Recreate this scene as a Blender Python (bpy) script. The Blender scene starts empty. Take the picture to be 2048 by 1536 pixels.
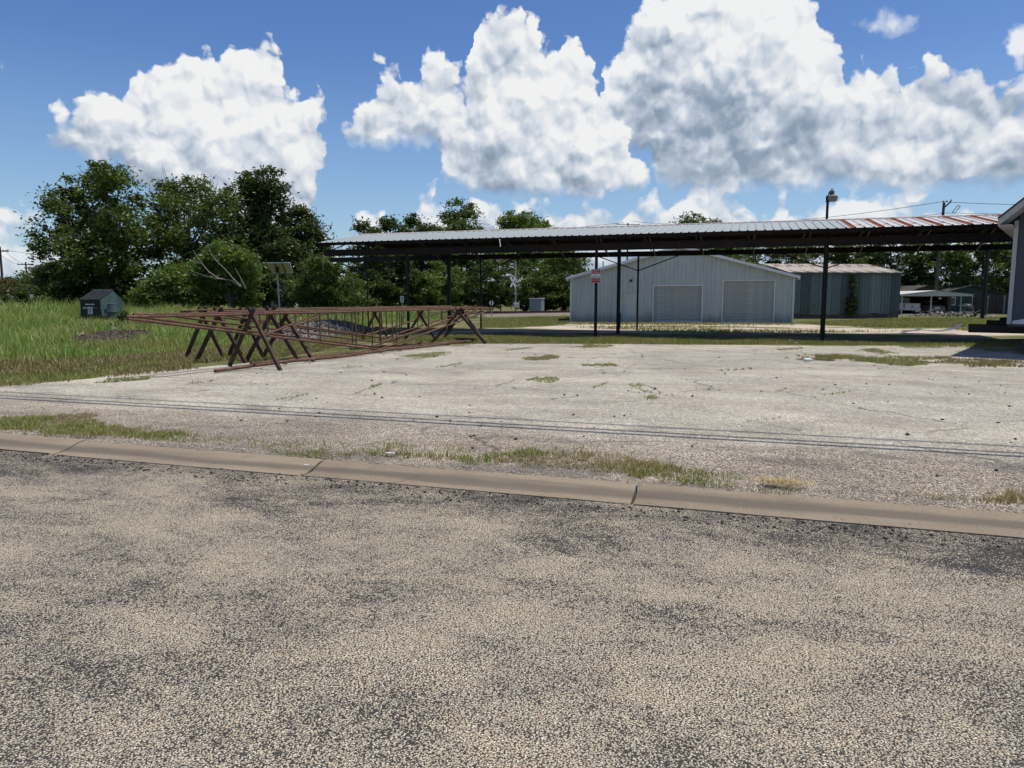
import bpy, math, random
import numpy as np
from mathutils import Vector, Matrix

R = math.radians
random.seed(7)
RNG = np.random.default_rng(11)
sc = bpy.context.scene
COL = sc.collection

# ------------------------------------------------------------------ camera
F_PX, CAM_H, PITCH = 1450.0, 1.6, math.atan(168 / 1450.0)
cam_d = bpy.data.cameras.new('camera'); cam = bpy.data.objects.new('camera', cam_d); COL.objects.link(cam)
cam_d.sensor_width = 36.0; cam_d.lens = F_PX / 2048 * 36.0
cam_d.clip_start = 0.1; cam_d.clip_end = 6000
cam.location = (0, 0, CAM_H); cam.rotation_euler = (R(90) - PITCH, 0, 0)
sc.camera = cam

# lot frame: the street, the canopy and the house all run 18 degrees off the view
LOT = R(-18.0)
E = np.array([math.cos(LOT), math.sin(LOT)]); N = np.array([-math.sin(LOT), math.cos(LOT)])

def pdir(px, py):
    u = (px - 1024) / F_PX; v = (768 - py) / F_PX
    return np.array([u, math.cos(PITCH) + v * math.sin(PITCH), -math.sin(PITCH) + v * math.cos(PITCH)])
def gp(px, py, z=0.0):                      # where that sight line meets the level z
    d = pdir(px, py); t = (z - CAM_H) / d[2]
    return np.array([d[0] * t, d[1] * t, z])
def ad(px, py, D):                          # point of that sight line at depth D
    d = pdir(px, py); t = D / d[1]
    return np.array([d[0] * t, D, CAM_H + d[2] * t])
def lot(p): return np.array([p[0] * E[0] + p[1] * E[1], p[0] * N[0] + p[1] * N[1]])
def unlot(s, n): return np.array([s * E[0] + n * N[0], s * E[1] + n * N[1]])
def at_n(px, n, z=0.0, py=660):             # lot point seen at pixel px,py that stands in the row n
    d = pdir(px, py); u = d[0] / d[1]; Y = n / (N[1] + u * N[0])
    return np.array([u * Y, Y, z])

# ------------------------------------------------------------------ sun and sky
SUN_H = 0.275 * E + 0.13 * N                # horizontal / vertical part of the direction to the sun
sv = Vector((SUN_H[0], SUN_H[1], 1.0)).normalized()
SUN_EL = math.asin(sv.z); SUN_AZ = math.atan2(sv.x, sv.y)
sun_d = bpy.data.lights.new('sun', 'SUN'); sun = bpy.data.objects.new('sun', sun_d); COL.objects.link(sun)
sun_d.energy = 5.0; sun_d.angle = R(0.53); sun_d.color = (1.0, 0.94, 0.845)
sun.rotation_euler = sv.to_track_quat('Z', 'Y').to_euler(); sun.location = (10, 0, 60)

vs = sc.view_settings
vs.view_transform = 'Standard'; vs.look = 'None'; vs.exposure = 0.0; vs.gamma = 1.0; vs.use_curve_mapping = False
sc.render.engine = 'CYCLES'
cy = sc.cycles
cy.max_bounces = 4; cy.diffuse_bounces = 2; cy.glossy_bounces = 2; cy.transmission_bounces = 4
cy.transparent_max_bounces = 6; cy.use_adaptive_sampling = True; cy.adaptive_threshold = 0.04; cy.adaptive_min_samples = 16
cy.use_denoising = True; cy.denoiser = 'OPENIMAGEDENOISE'; cy.denoising_input_passes = 'RGB_ALBEDO_NORMAL'; cy.denoising_prefilter = 'ACCURATE'; cy.caustics_reflective = False; cy.caustics_refractive = False
cy.sample_clamp_indirect = 4.0

class NT:                                   # small node-tree helper
    def __init__(s, tree): s.t = tree; s.n = tree.nodes; s.l = tree.links
    def new(s, typ, **kw):
        nd = s.n.new(typ)
        for k, v in kw.items(): setattr(nd, k, v)
        return nd
    def link(s, a, b): s.l.new(a, b)
    def put(s, sock, v):
        if isinstance(v, bpy.types.NodeSocket): s.l.new(v, sock)
        elif v is not None: sock.default_value = v
    def m(s, op, a, b=None, c=None, clamp=False):
        nd = s.new('ShaderNodeMath', operation=op, use_clamp=clamp)
        s.put(nd.inputs[0], a); s.put(nd.inputs[1], b); s.put(nd.inputs[2], c)
        return nd.outputs[0]
    def vm(s, op, a, b=None, c=None):
        nd = s.new('ShaderNodeVectorMath', operation=op)
        s.put(nd.inputs[0], a)
        if op == 'SCALE': s.put(nd.inputs[3], b)
        else: s.put(nd.inputs[1], b)
        if c is not None: s.put(nd.inputs[2], c)
        return nd.outputs['Value'] if op in ('LENGTH', 'DOT_PRODUCT', 'DISTANCE') else nd.outputs[0]
    def mix(s, f, a, b, typ='RGBA', blend='MIX'):
        nd = s.new('ShaderNodeMix', data_type=typ)
        if typ == 'RGBA':
            nd.blend_type = blend; s.put(nd.inputs[0], f); s.put(nd.inputs[6], c4(a)); s.put(nd.inputs[7], c4(b)); return nd.outputs[2]
        s.put(nd.inputs[0], f); s.put(nd.inputs[2], a); s.put(nd.inputs[3], b); return nd.outputs[0]
    def rng(s, v, a, b, c=0.0, d=1.0, smooth=False):
        nd = s.new('ShaderNodeMapRange'); nd.interpolation_type = 'SMOOTHSTEP' if smooth else 'LINEAR'
        s.put(nd.inputs[0], v); s.put(nd.inputs[1], a); s.put(nd.inputs[2], b); s.put(nd.inputs[3], c); s.put(nd.inputs[4], d)
        return nd.outputs[0]
    def noise(s, vec, scale, detail=3.0, rough=0.55, dist=0.0, dim='3D', out=0):
        nd = s.new('ShaderNodeTexNoise', noise_dimensions=dim)
        s.put(nd.inputs['Vector'], vec); nd.inputs['Scale'].default_value = scale
        nd.inputs['Detail'].default_value = detail; nd.inputs['Roughness'].default_value = rough
        nd.inputs['Distortion'].default_value = dist
        return nd.outputs[out]
    def voro(s, vec, scale, feature='F1', dim='3D', rand=1.0, detail=0.0, smooth=None, rough=0.5):
        nd = s.new('ShaderNodeTexVoronoi', feature=feature, voronoi_dimensions=dim)
        s.put(nd.inputs['Vector'], vec); nd.inputs['Scale'].default_value = scale
        nd.inputs['Randomness'].default_value = rand
        if 'Detail' in nd.inputs: nd.inputs['Detail'].default_value = detail
        if 'Roughness' in nd.inputs: nd.inputs['Roughness'].default_value = rough
        if smooth is not None: nd.inputs['Smoothness'].default_value = smooth
        return nd
    def ramp(s, v, stops):
        nd = s.new('ShaderNodeValToRGB'); s.put(nd.inputs[0], v)
        el = nd.color_ramp.elements
        while len(el) < len(stops): el.new(0.5)
        for e_, (p, c) in zip(el, stops): e_.position = p; e_.color = c4(c)
        return nd.outputs[0]
    def mapping(s, vec, scale=(1, 1, 1), loc=(0, 0, 0), rot=(0, 0, 0)):
        nd = s.new('ShaderNodeMapping'); s.put(nd.inputs[0], vec)
        nd.inputs['Location'].default_value = loc; nd.inputs['Rotation'].default_value = rot; nd.inputs['Scale'].default_value = scale
        return nd.outputs[0]
def c4(c):
    if isinstance(c, bpy.types.NodeSocket) or c is None: return c
    if isinstance(c, (int, float)): return (c, c, c, 1)
    return tuple(c) if len(c) == 4 else (c[0], c[1], c[2], 1)

# the sky: Nishita air with cumulus laid over it by direction (azimuth / elevation)
def sky_pos(px, py):
    d = pdir(px, py)
    return math.degrees(math.atan2(d[0], d[1])), math.degrees(math.atan2(d[2], math.hypot(d[0], d[1])))
# each bank of heaps: crown line, base line and how grey it is, along the horizon
BANK_A = dict(
 top=[(-700,330),(20,300),(62,262),(95,225),(130,205),(175,170),(225,168),(245,125),(280,108),(330,118),(365,100),(400,72),(432,92),(470,62),(510,54),(545,78),(562,120),(590,138),(630,150),(655,180),(672,300),(690,275),(712,225),(740,168),(790,122),(830,128),(870,100),(905,118),(930,140),(945,60),(985,28),(1035,10),(1065,8),(1100,55),(1140,62),(1175,95),(1195,150),(1235,175),(1262,255),(1300,330),(1330,420),(2700,420)],
 base=[(-700,250),(20,250),(62,268),(120,298),(250,312),(275,370),(420,440),(560,450),(620,440),(640,330),(655,215),(672,240),(690,268),(720,280),(800,282),(870,285),(888,352),(930,372),(1000,384),(1120,386),(1240,376),(1290,360),(1310,300),(1330,300),(2700,300)],
 grey=[(-700,.3),(60,.4),(200,.62),(330,.55),(430,.5),(520,.22),(640,.2),(720,.25),(800,.35),(900,.45),(1000,.5),(1100,.5),(1200,.35),(1300,.3),(2700,.3)])
BANK_B = dict(
 top=[(-700,420),(1150,400),(1195,250),(1205,120),(1235,80),(1262,30),(1300,-15),(1340,-60),(1600,-70),(1655,-10),(1680,40),(1690,95),(1725,100),(1768,85),(1790,110),(1800,165),(1825,150),(1850,120),(1895,108),(1925,125),(1965,140),(2010,138),(2060,150),(2150,170),(2300,250),(2700,420)],
 base=[(-700,300),(1150,250),(1195,225),(1215,275),(1290,300),(1310,350),(1380,376),(1480,372),(1600,362),(1750,376),(1850,380),(1950,372),(2060,366),(2200,360),(2700,300)],
 grey=[(-700,.5),(1200,.4),(1300,.72),(1400,.75),(1500,.55),(1600,.42),(1700,.38),(1800,.42),(1900,.55),(2050,.6),(2700,.5)])
BANK_C = dict(
 top=[(-700,430),(-60,420),(15,418),(50,414),(80,436),(110,470),(160,500),(560,480),(610,450),(640,440),(665,455),(690,520),(718,470),(728,392),(752,384),(775,400),(785,520),(820,480),(838,392),(880,374),(915,400),(940,380),(975,384),(1010,400),(1030,380),(1100,376),(1180,382),(1240,380),(1280,395),(1330,410),(1370,392),(1420,372),(1465,372),(1500,404),(1548,402),(1562,372),(1580,396),(1600,420),(1660,392),(1700,368),(1760,358),(1830,372),(1880,392),(1940,385),(2000,398),(2060,390),(2700,420)],
 base=[(-700,540),(2700,540)],
 grey=[(-700,.4),(700,.25),(900,.3),(1100,.5),(1300,.5),(1500,.5),(1760,.3),(2000,.5),(2700,.4)])
PUFF = [(1792,47,52,34),(1712,50,26,20),(2046,90,20,46),(745,372,18,6),(8,140,16,26)]
def build_world():
    w = bpy.data.worlds.new('World'); sc.world = w; w.use_nodes = True
    w.cycles.sampling_method = 'MANUAL'; w.cycles.sample_map_resolution = 256
    t = NT(w.node_tree); t.n.clear()
    out = t.new('ShaderNodeOutputWorld'); bg = t.new('ShaderNodeBackground'); bg.inputs['Strength'].default_value = 0.06
    t.link(bg.outputs[0], out.inputs[0])
    sky = t.new('ShaderNodeTexSky', sky_type='NISHITA'); sky.sun_disc = False
    sky.sun_elevation = SUN_EL; sky.sun_rotation = SUN_AZ
    sky.altitude = 100; sky.air_density = 1.0; sky.dust_density = 0.6; sky.ozone_density = 1.4
    tc = t.new('ShaderNodeTexCoord').outputs['Generated']
    sep = t.new('ShaderNodeSeparateXYZ'); t.link(tc, sep.inputs[0]); x, y, z = sep.outputs
    az = t.m('MULTIPLY', t.m('ARCTAN2', x, y), 57.2958)
    el = t.m('MULTIPLY', t.m('ARCSINE', z), 57.2958)
    def vec(a, b):
        cb = t.new('ShaderNodeCombineXYZ'); t.put(cb.inputs[0], a); t.put(cb.inputs[1], b); return cb.outputs[0]
    p0 = vec(az, el)
    deg = 57.2958 / F_PX
    wn = t.vm('SUBTRACT', t.noise(p0, 0.42, 3, 0.6, dim='2D', out=1), (.5, .5, .5))
    ws = t.new('ShaderNodeSeparateXYZ'); t.link(wn, ws.inputs[0])
    azw = t.m('MULTIPLY_ADD', ws.outputs[0], 2.2, az)
    elw = t.m('MULTIPLY_ADD', ws.outputs[1], 1.3, el)
    xn = t.m('MULTIPLY_ADD', azw, 1 / 110.0, 0.5)
    def curve(pts, kind):
        nd = t.new('ShaderNodeFloatCurve'); t.link(xn, nd.inputs['Value'])
        c = nd.mapping.curves[0]; nd.mapping.use_clip = False
        P = []
        for a, b in pts:
            if kind == 'el':
                A, B = sky_pos(a, b); B = (B + 5) / 45.0
            else: A, B = sky_pos(a, 200)[0], b
            P.append((min(1, max(0, A / 110.0 + .5)), B))
        P.sort()
        while len(c.points) < len(P): c.points.new(.5, .5)
        for q, (a, b) in zip(c.points, P): q.location = (a, b); q.handle_type = 'AUTO_CLAMPED' if kind == 'el' else 'AUTO'
        nd.mapping.update()
        r = nd.outputs[0]
        return t.m('MULTIPLY_ADD', r, 45.0, -5.0) if kind == 'el' else r
    # cauliflower relief: a smooth heap field read twice, the second time towards the light; a finer one frays the edges
    pw = t.vm('ADD', p0, t.vm('SCALE', wn, 1.3))
    def heap(p):
        a = t.voro(p, 0.27, 'F1', '2D', 1.0, 2.6, rough=.52).outputs['Distance']
        b = t.noise(p, 0.20, 3, .55, dim='2D')
        return t.m('ADD', t.m('MULTIPLY', t.m('SUBTRACT', .45, a), 1.25), t.m('MULTIPLY', t.m('SUBTRACT', b, .5), 1.5))
    h0 = heap(pw); h1 = heap(t.vm('ADD', pw, (0.22, 0.58, 0)))
    relief = t.m('SUBTRACT', h0, h1)
    fray = t.m('SUBTRACT', t.noise(pw, 0.8, 5, .62, dim='2D'), .5)
    edge = t.m('MULTIPLY_ADD', h0, 2.2, t.m('MULTIPLY', fray, 1.5))
    relief = t.m('MULTIPLY_ADD', fray, .16, relief)
    big = t.m('SUBTRACT', t.noise(p0, 0.12, 2, .5, dim='2D'), .5)
    hs_ = t.new('ShaderNodeHueSaturation'); hs_.inputs['Saturation'].default_value = 1.30; hs_.inputs['Hue'].default_value = .512; hs_.inputs['Value'].default_value = 1.95; t.link(sky.outputs[0], hs_.inputs['Color'])
    air = t.mix(t.rng(el, 0.0, 17.0, .55, 0.0), hs_.outputs[0], (5.0, 8.6, 13.0))
    col = air
    def bank(B, col, hard, pale, base_soft):
        T = curve(B['top'], 'el'); Bs = curve(B['base'], 'el'); g = curve(B['grey'], 'v')
        up = t.m('SUBTRACT', T, elw); dn = t.m('MULTIPLY', t.m('SUBTRACT', elw, Bs), base_soft)
        inside = t.m('SMOOTH_MIN', t.m('ADD', t.m('ADD', up, edge), .45), t.m('MULTIPLY_ADD', edge, .35, t.m('ADD', dn, .9)), .6)
        soft_edge = t.rng(dn, 0.0, 2.5, hard*2.2, hard)                               # bases fade out softly, crowns are crisp
        a = t.m('DIVIDE', inside, soft_edge, clamp=True); a = t.m('SMOOTH_MIN', a, t.m('MULTIPLY', a, 1.6), .2, clamp=True)
        hgt = t.m('DIVIDE', dn, t.m('MAXIMUM', t.m('ADD', up, dn), 2.0))             # 0 at the base, 1 at the crown
        under = t.rng(t.m('ADD', hgt, t.m('ADD', t.m('MULTIPLY', ws.outputs[2], .9), t.m('MULTIPLY', h0, -.16))), .62, .05, smooth=True)
        lit = t.m('ADD', t.m('MULTIPLY', relief, .68), .83)
        lit = t.m('SUBTRACT', lit, t.m('MULTIPLY', under, t.m('MULTIPLY_ADD', g, .85, .05)))
        soft = t.m('MULTIPLY_ADD', big, 2.4, t.m('MULTIPLY_ADD', h0, -.42, .04))
        lit = t.m('SUBTRACT', lit, t.m('MULTIPLY', t.m('MAXIMUM', soft, 0.0), t.m('MULTIPLY_ADD', g, .70, .08)))
        lit = t.m('ADD', lit, t.rng(hgt, .5, 1.0, 0.0, .12))
        lit = t.m('SMOOTH_MAX', lit, t.m('MULTIPLY_ADD', relief, .42, t.m('MULTIPLY_ADD', h0, .16, .20)), .22, clamp=True)
        cc = t.ramp(lit, [(0.0, (.27, .35, .465)), (.30, (.46, .54, .655)), (.60, (.74, .795, .875)), (.90, (1, 1, 1))])
        cc = t.vm('SCALE', cc, 14.8)
        cc = t.mix(pale, cc, (8.8, 11.0, 13.6))
        return t.mix(a, col, cc)
    col = bank(BANK_C, col, .9, .15, .6)
    col = bank(BANK_B, col, .60, .05, 1.0)
    col = bank(BANK_A, col, .50, .03, 1.0)
    pa = None
    for (cx, cy_, rx, ry) in PUFF:
        c = sky_pos(cx, cy_)
        q = t.vm('MULTIPLY', t.vm('SUBTRACT', vec(azw, elw), (c[0], c[1], 0)), (1 / (rx * deg), 1 / (ry * deg), 0))
        b = t.m('MULTIPLY', t.m('SUBTRACT', 1.0, t.vm('LENGTH', q)), ry * deg * 1.4)
        pa = b if pa is None else t.m('MAXIMUM', pa, b)
    pa = t.rng(t.m('ADD', pa, t.m('MULTIPLY', edge, .6)), -.1, 1.3, smooth=True)
    col = t.mix(pa, col, (13.4, 14.0, 14.8))
    # beyond the picture unseen fair-weather heaps, kept sparse so less skylight fills the shade
    outm = t.m('MAXIMUM', t.rng(t.m('ABSOLUTE', az), 38.0, 46.0), t.rng(el, 24.0, 30.0))
    fa = t.rng(t.noise(tc, 3.0, 4, .55), .54, .66, smooth=True)
    col = t.mix(outm, col, t.mix(fa, air, (8.5, 9.2, 10.2)))
    t.link(col, bg.inputs[0])
build_world()

# ------------------------------------------------------------------ mesh and object helpers
class MB:
    def __init__(s): s.v = []; s.f = []; s.mi = []; s.cur = 0
    def add(s, vs, fs):
        o = len(s.v); s.v.extend([tuple(float(a) for a in p) for p in vs]); s.f.extend([tuple(i + o for i in f) for f in fs]); s.mi.extend([s.cur] * len(fs)); return s
    def box(s, x0, x1, y0, y1, z0, z1):
        return s.add([(x0,y0,z0),(x1,y0,z0),(x1,y1,z0),(x0,y1,z0),(x0,y0,z1),(x1,y0,z1),(x1,y1,z1),(x0,y1,z1)],
                     [(0,3,2,1),(4,5,6,7),(0,1,5,4),(1,2,6,5),(2,3,7,6),(3,0,4,7)])
    def cbox(s, x0, x1, y0, y1, z0, z1, b=0.02):            # box with all upright and top edges chamfered
        P = [(x0+b,y0),(x1-b,y0),(x1,y0+b),(x1,y1-b),(x1-b,y1),(x0+b,y1),(x0,y1-b),(x0,y0+b)]
        Q = [(min(max(x,x0+b),x1-b), min(max(y,y0+b),y1-b)) for x, y in P]
        vs = [(x,y,z0) for x,y in P] + [(x,y,z1-b) for x,y in P] + [(x,y,z1) for x,y in Q]
        fs = [(i,(i+1)%8,8+(i+1)%8,8+i) for i in range(8)] + [(8+i,8+(i+1)%8,16+(i+1)%8,16+i) for i in range(8)]
        fs += [tuple(range(7,-1,-1)), tuple(range(16,24))]
        return s.add(vs, fs)
    def prism(s, poly, y0, y1, axis='y'):                    # closed outline (a,b) swept along one axis
        n = len(poly)
        def P(a, b, c): return {'y': (a, c, b), 'x': (c, a, b), 'z': (a, b, c)}[axis]
        vs = [P(a, b, y0) for a, b in poly] + [P(a, b, y1) for a, b in poly]
        fs = [(i, (i+1) % n, n+(i+1) % n, n+i) for i in range(n)] + [tuple(range(n-1, -1, -1)), tuple(range(n, 2*n))]
        return s.add(vs, fs)
    def bar(s, a, b, w, h=None, up=(0, 0, 1)):               # rectangular bar from a to b
        h = h or w; a = Vector(a); b = Vector(b); d = (b - a).normalized(); up = Vector(up)
        if abs(d.dot(up)) > .98: up = Vector((0, 1, 0))
        x = d.cross(up).normalized(); y = x.cross(d).normalized()
        x *= w/2; y *= h/2
        return s.add([a-x-y, a+x-y, a+x+y, a-x+y, b-x-y, b+x-y, b+x+y, b-x+y], [(0,3,2,1),(4,5,6,7),(0,1,5,4),(1,2,6,5),(2,3,7,6),(3,0,4,7)])
    def channel(s, a, b, w, h, t, up=(0, 0, 1)):             # C-section steel
        a = Vector(a); b = Vector(b); d = (b - a).normalized(); up = Vector(up)
        if abs(d.dot(up)) > .98: up = Vector((0, 1, 0))
        x = d.cross(up).normalized(); y = x.cross(d).normalized()
        P = [(-w/2,-h/2),(w/2,-h/2),(w/2,-h/2+t),(-w/2+t,-h/2+t),(-w/2+t,h/2-t),(w/2,h/2-t),(w/2,h/2),(-w/2,h/2)]
        vs = [a + x*p + y*q for p, q in P] + [b + x*p + y*q for p, q in P]; n = 8
        fs = [(i,(i+1)%n,n+(i+1)%n,n+i) for i in range(n)] + [(7,4,3,0)[::1], (0,3,2,1), (7,6,5,4), (8,9,10,11), (8,11,12,15), (12,13,14,15)]
        return s.add(vs, fs)
    def tube(s, pts, r, seg=8, caps=True):
        pts = [Vector(p) for p in pts]; n = len(pts); rs = r if isinstance(r, (list, tuple)) else [r] * n
        ref = Vector((0, 0, 1)); d0 = (pts[-1] - pts[0]).normalized()
        if abs(d0.z) > .9: ref = Vector((1, 0, 0))
        vs = []
        for i, p in enumerate(pts):
            d = (pts[min(i+1, n-1)] - pts[max(i-1, 0)]).normalized()
            x = d.cross(ref).normalized(); y = x.cross(d)
            for k in range(seg):
                a = 2 * math.pi * k / seg; vs.append(p + (x * math.cos(a) + y * math.sin(a)) * rs[i])
        fs = [(i*seg+k, i*seg+(k+1) % seg, (i+1)*seg+(k+1) % seg, (i+1)*seg+k) for i in range(n-1) for k in range(seg)]
        if caps: fs += [tuple(range(seg-1, -1, -1)), tuple(range((n-1)*seg, n*seg))]
        return s.add(vs, fs)
    def lathe(s, prof, seg=14, c=(0, 0, 0)):
        n = len(prof); vs = [(c[0]+r*math.cos(2*math.pi*k/seg), c[1]+r*math.sin(2*math.pi*k/seg), c[2]+z) for r, z in prof for k in range(seg)]
        fs = [(i*seg+k, i*seg+(k+1) % seg, (i+1)*seg+(k+1) % seg, (i+1)*seg+k) for i in range(n-1) for k in range(seg)]
        fs += [tuple(range(seg-1, -1, -1)), tuple(range((n-1)*seg, n*seg))]
        return s.add(vs, fs)
    def mesh(s, name, mats, smooth=False):
        me = bpy.data.meshes.new(name); me.from_pydata(s.v, [], s.f); me.update()
        for m in (mats if isinstance(mats, (list, tuple)) else [mats]): me.materials.append(m)
        if any(s.mi): me.polygons.foreach_set('material_index', s.mi)
        if smooth:
            me.polygons.foreach_set('use_smooth', [True] * len(me.polygons))
            try: me.set_sharp_from_angle(angle=R(40))
            except Exception: pass
        return me
    def build(s, name, mats, parent=None, smooth=False, label=None):
        return link(name, s.mesh(name, mats, smooth), parent, label)
def link(name, me, parent=None, label=None):
    o = bpy.data.objects.new(name, me); COL.objects.link(o)
    if parent is not None: o.parent = parent
    if label: o['label'] = label
    return o
def raw(name, V, Fc, mats, parent=None, smooth=False):       # big meshes from numpy; Fc: list of (n,k) index arrays
    me = bpy.data.meshes.new(name)
    V = np.asarray(V, np.float32); me.vertices.add(len(V)); me.vertices.foreach_set('co', V.ravel())
    tot = np.concatenate([np.full(len(f), f.shape[1], np.int32) for f in Fc]); idx = np.concatenate([f.ravel() for f in Fc]).astype(np.int32)
    me.loops.add(len(idx)); me.loops.foreach_set('vertex_index', idx)
    me.polygons.add(len(tot)); st = np.zeros(len(tot), np.int32); st[1:] = np.cumsum(tot)[:-1]
    me.polygons.foreach_set('loop_start', st); me.polygons.foreach_set('loop_total', tot)
    for m in (mats if isinstance(mats, (list, tuple)) else [mats]): me.materials.append(m)
    if smooth: me.polygons.foreach_set('use_smooth', np.ones(len(tot), bool))
    me.update(calc_edges=True); me.validate()
    return link(name, me, parent)
def thing(name, label, cat, loc=(0, 0, 0), rotz=0.0, group=None):
    o = bpy.data.objects.new(name, None); COL.objects.link(o); o.empty_display_size = .3
    o.location = loc if len(loc) == 3 else (loc[0], loc[1], 0); o.rotation_euler = (0, 0, rotz); return tag(o, label, cat, group)
def tag(o, label, cat=None, group=None, kind=None):
    o['label'] = label
    if cat: o['category'] = cat
    if group: o['group'] = group
    if kind: o['kind'] = kind
    return o
def struct(o, label=None):
    o['kind'] = 'structure'
    if label: o['label'] = label
    return o
def copy_tree(o, parent=None):
    c = o.copy(); COL.objects.link(c)
    if parent is not None: c.parent = parent
    for ch in list(o.children): copy_tree(ch, c)
    return c
def text_mesh(s, h, name='lettering'):                        # lettering as flat mesh, centred, in x/z, facing -y
    cu = bpy.data.curves.new(name, 'FONT'); cu.body = s; cu.size = h * 1.38; cu.align_x = 'CENTER'; cu.align_y = 'CENTER'; cu.extrude = .0; cu.resolution_u = 2
    ob = bpy.data.objects.new(name, cu); COL.objects.link(ob)
    dg = bpy.context.evaluated_depsgraph_get(); me = bpy.data.meshes.new_from_object(ob.evaluated_get(dg))
    bpy.data.objects.remove(ob); bpy.data.curves.remove(cu)
    me.transform(Matrix.Rotation(R(90), 4, 'X')); return me

# ------------------------------------------------------------------ materials
MATS = {}
def new_mat(name):
    m = bpy.data.materials.new(name); m.use_nodes = True; t = NT(m.node_tree); t.n.clear()
    out = t.new('ShaderNodeOutputMaterial'); b = t.new('ShaderNodeBsdfPrincipled'); t.link(b.outputs[0], out.inputs[0])
    MATS[name] = m; return m, t, b
def bump(t, b, h, strength=.4, dist=.01):
    nd = t.new('ShaderNodeBump'); nd.inputs['Strength'].default_value = strength; nd.inputs['Distance'].default_value = dist
    t.link(h, nd.inputs['Height']); t.link(nd.outputs[0], b.inputs['Normal'])
def ocoord(t): return t.new('ShaderNodeTexCoord').outputs['Object']
def simple(name, col, rough=.7, var=.15, scale=3.0, metal=0.0, stain=None, stain_amt=.5, stain_scale=1.2, spec=.3, stretch=(1, 1, 1), bmp=0.0):
    m, t, b = new_mat(name)
    p = t.mapping(ocoord(t), stretch)
    n = t.noise(p, scale, 5, .6)
    c = t.mix(t.rng(n, .25, .75), tuple(x * (1 - var) for x in col), tuple(min(1, x * (1 + var)) for x in col))
    if stain is not None:
        s_ = t.noise(p, stain_scale, 6, .65)
        c = t.mix(t.m('MULTIPLY', t.rng(s_, .50, .66), stain_amt), c, stain)
    t.link(c, b.inputs['Base Color']); b.inputs['Roughness'].default_value = rough; b.inputs['Metallic'].default_value = metal
    b.inputs['Specular IOR Level'].default_value = spec
    if bmp: bump(t, b, t.noise(p, scale * 6, 4, .6), bmp, .01)
    return m
def foliage(name, cols, patch=None, trans=.38, pscale=.5):
    m = bpy.data.materials.new(name); m.use_nodes = True; t = NT(m.node_tree); t.n.clear()
    out = t.new('ShaderNodeOutputMaterial')
    rnd = t.new('ShaderNodeNewGeometry').outputs['Random Per Island']
    k = len(cols); c = t.ramp(rnd, [((i + .5) / k, cc) for i, cc in enumerate(cols)])
    if patch is not None:
        n = t.noise(ocoord(t), pscale, 3, .55); c = t.mix(t.rng(n, .45, .62), c, patch)
    d = t.new('ShaderNodeBsdfDiffuse'); t.link(c, d.inputs[0])
    tr = t.new('ShaderNodeBsdfTranslucent'); t.link(t.mix(.5, c, t.mix(1.0, c, (1.5, 1.5, .7), blend='MULTIPLY')), tr.inputs[0])
    g = t.new('ShaderNodeBsdfGlossy'); g.inputs['Roughness'].default_value = .45; g.inputs[0].default_value = (.6, .6, .6, 1)
    mx = t.new('ShaderNodeMixShader'); mx.inputs[0].default_value = trans; t.link(d.outputs[0], mx.inputs[1]); t.link(tr.outputs[0], mx.inputs[2])
    m2 = t.new('ShaderNodeMixShader'); m2.inputs[0].default_value = .035; t.link(mx.outputs[0], m2.inputs[1]); t.link(g.outputs[0], m2.inputs[2])
    t.link(m2.outputs[0], out.inputs[0]); MATS[name] = m; return m

LEAF = [foliage('leaf_dark', [(0.033,0.052,0.013),(0.055,0.084,0.020),(0.084,0.120,0.029),(0.044,0.066,0.018)]),
        foliage('leaf_mid', [(0.052,0.081,0.017),(0.084,0.128,0.025),(0.128,0.182,0.039),(0.066,0.094,0.021)]),
        foliage('leaf_bright', [(0.081,0.128,0.025),(0.124,0.190,0.039),(0.172,0.246,0.057),(0.094,0.143,0.033)]),
        foliage('leaf_reddish', [(0.057,0.072,0.021),(0.109,0.091,0.039),(0.082,0.120,0.033),(0.137,0.091,0.055)])]
GRASS_TALL = foliage('grass_tall', [(0.112,0.189,0.035),(0.162,0.271,0.054),(0.228,0.337,0.072),(0.309,0.354,0.119),(0.133,0.221,0.043)], (0.250,0.271,0.087), .35, .35)
GRASS_LOW = foliage('grass_low', [(0.111,0.156,0.029),(0.156,0.215,0.044),(0.208,0.247,0.062),(0.247,0.227,0.085)], (0.273,0.227,0.104), .3, .8)
GRASS_DRY = foliage('grass_dry', [(.16,.135,.06),(.22,.18,.085),(.12,.12,.04),(.28,.23,.12)], None, .3)
STRAW = foliage('straw', [(.42,.33,.16),(.55,.45,.24),(.36,.28,.13)], None, .2)
BARK = simple('bark', (.060,.050,.040), .95, .4, 6, stretch=(1, 1, .25), bmp=.5)
BARK_PALE = simple('bark_pale', (.30,.27,.225), .85, .25, 5, stretch=(1, 1, .3))
WOODPOLE = simple('pole_wood', (.075,.060,.050), .9, .35, 8, stretch=(1, 1, .08))
RUST = simple('rust_pipe', (.105,.056,.036), .85, .5, 9, stain=(.22,.155,.115), stain_amt=.5, stain_scale=4, bmp=.3)
RUSTDK = simple('rust_dark', (.046,.026,.020), .8, .4, 7, stain=(.12,.060,.040), stain_amt=.6, stain_scale=3)
STEELDK = simple('steel_dark_red', (.016,.010,.009), .75, .35, 4, stain=(.036,.018,.014), stain_amt=.5, stain_scale=2.5)
STEELBK = simple('steel_black', (.010,.0095,.010), .6, .3, 4)
GALV = simple('galvanised', (.55,.57,.58), .45, .08, 1.5, metal=.35, stain=(.36,.37,.36), stain_amt=.25, stain_scale=.9, spec=.5)
GREYPAINT = simple('grey_paint', (.36,.38,.38), .6, .1, 3)
WHITEP = simple('white_paint', (.74,.73,.70), .55, .07, 2.5, stain=(.48,.45,.40), stain_amt=.2, stain_scale=2)
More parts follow.
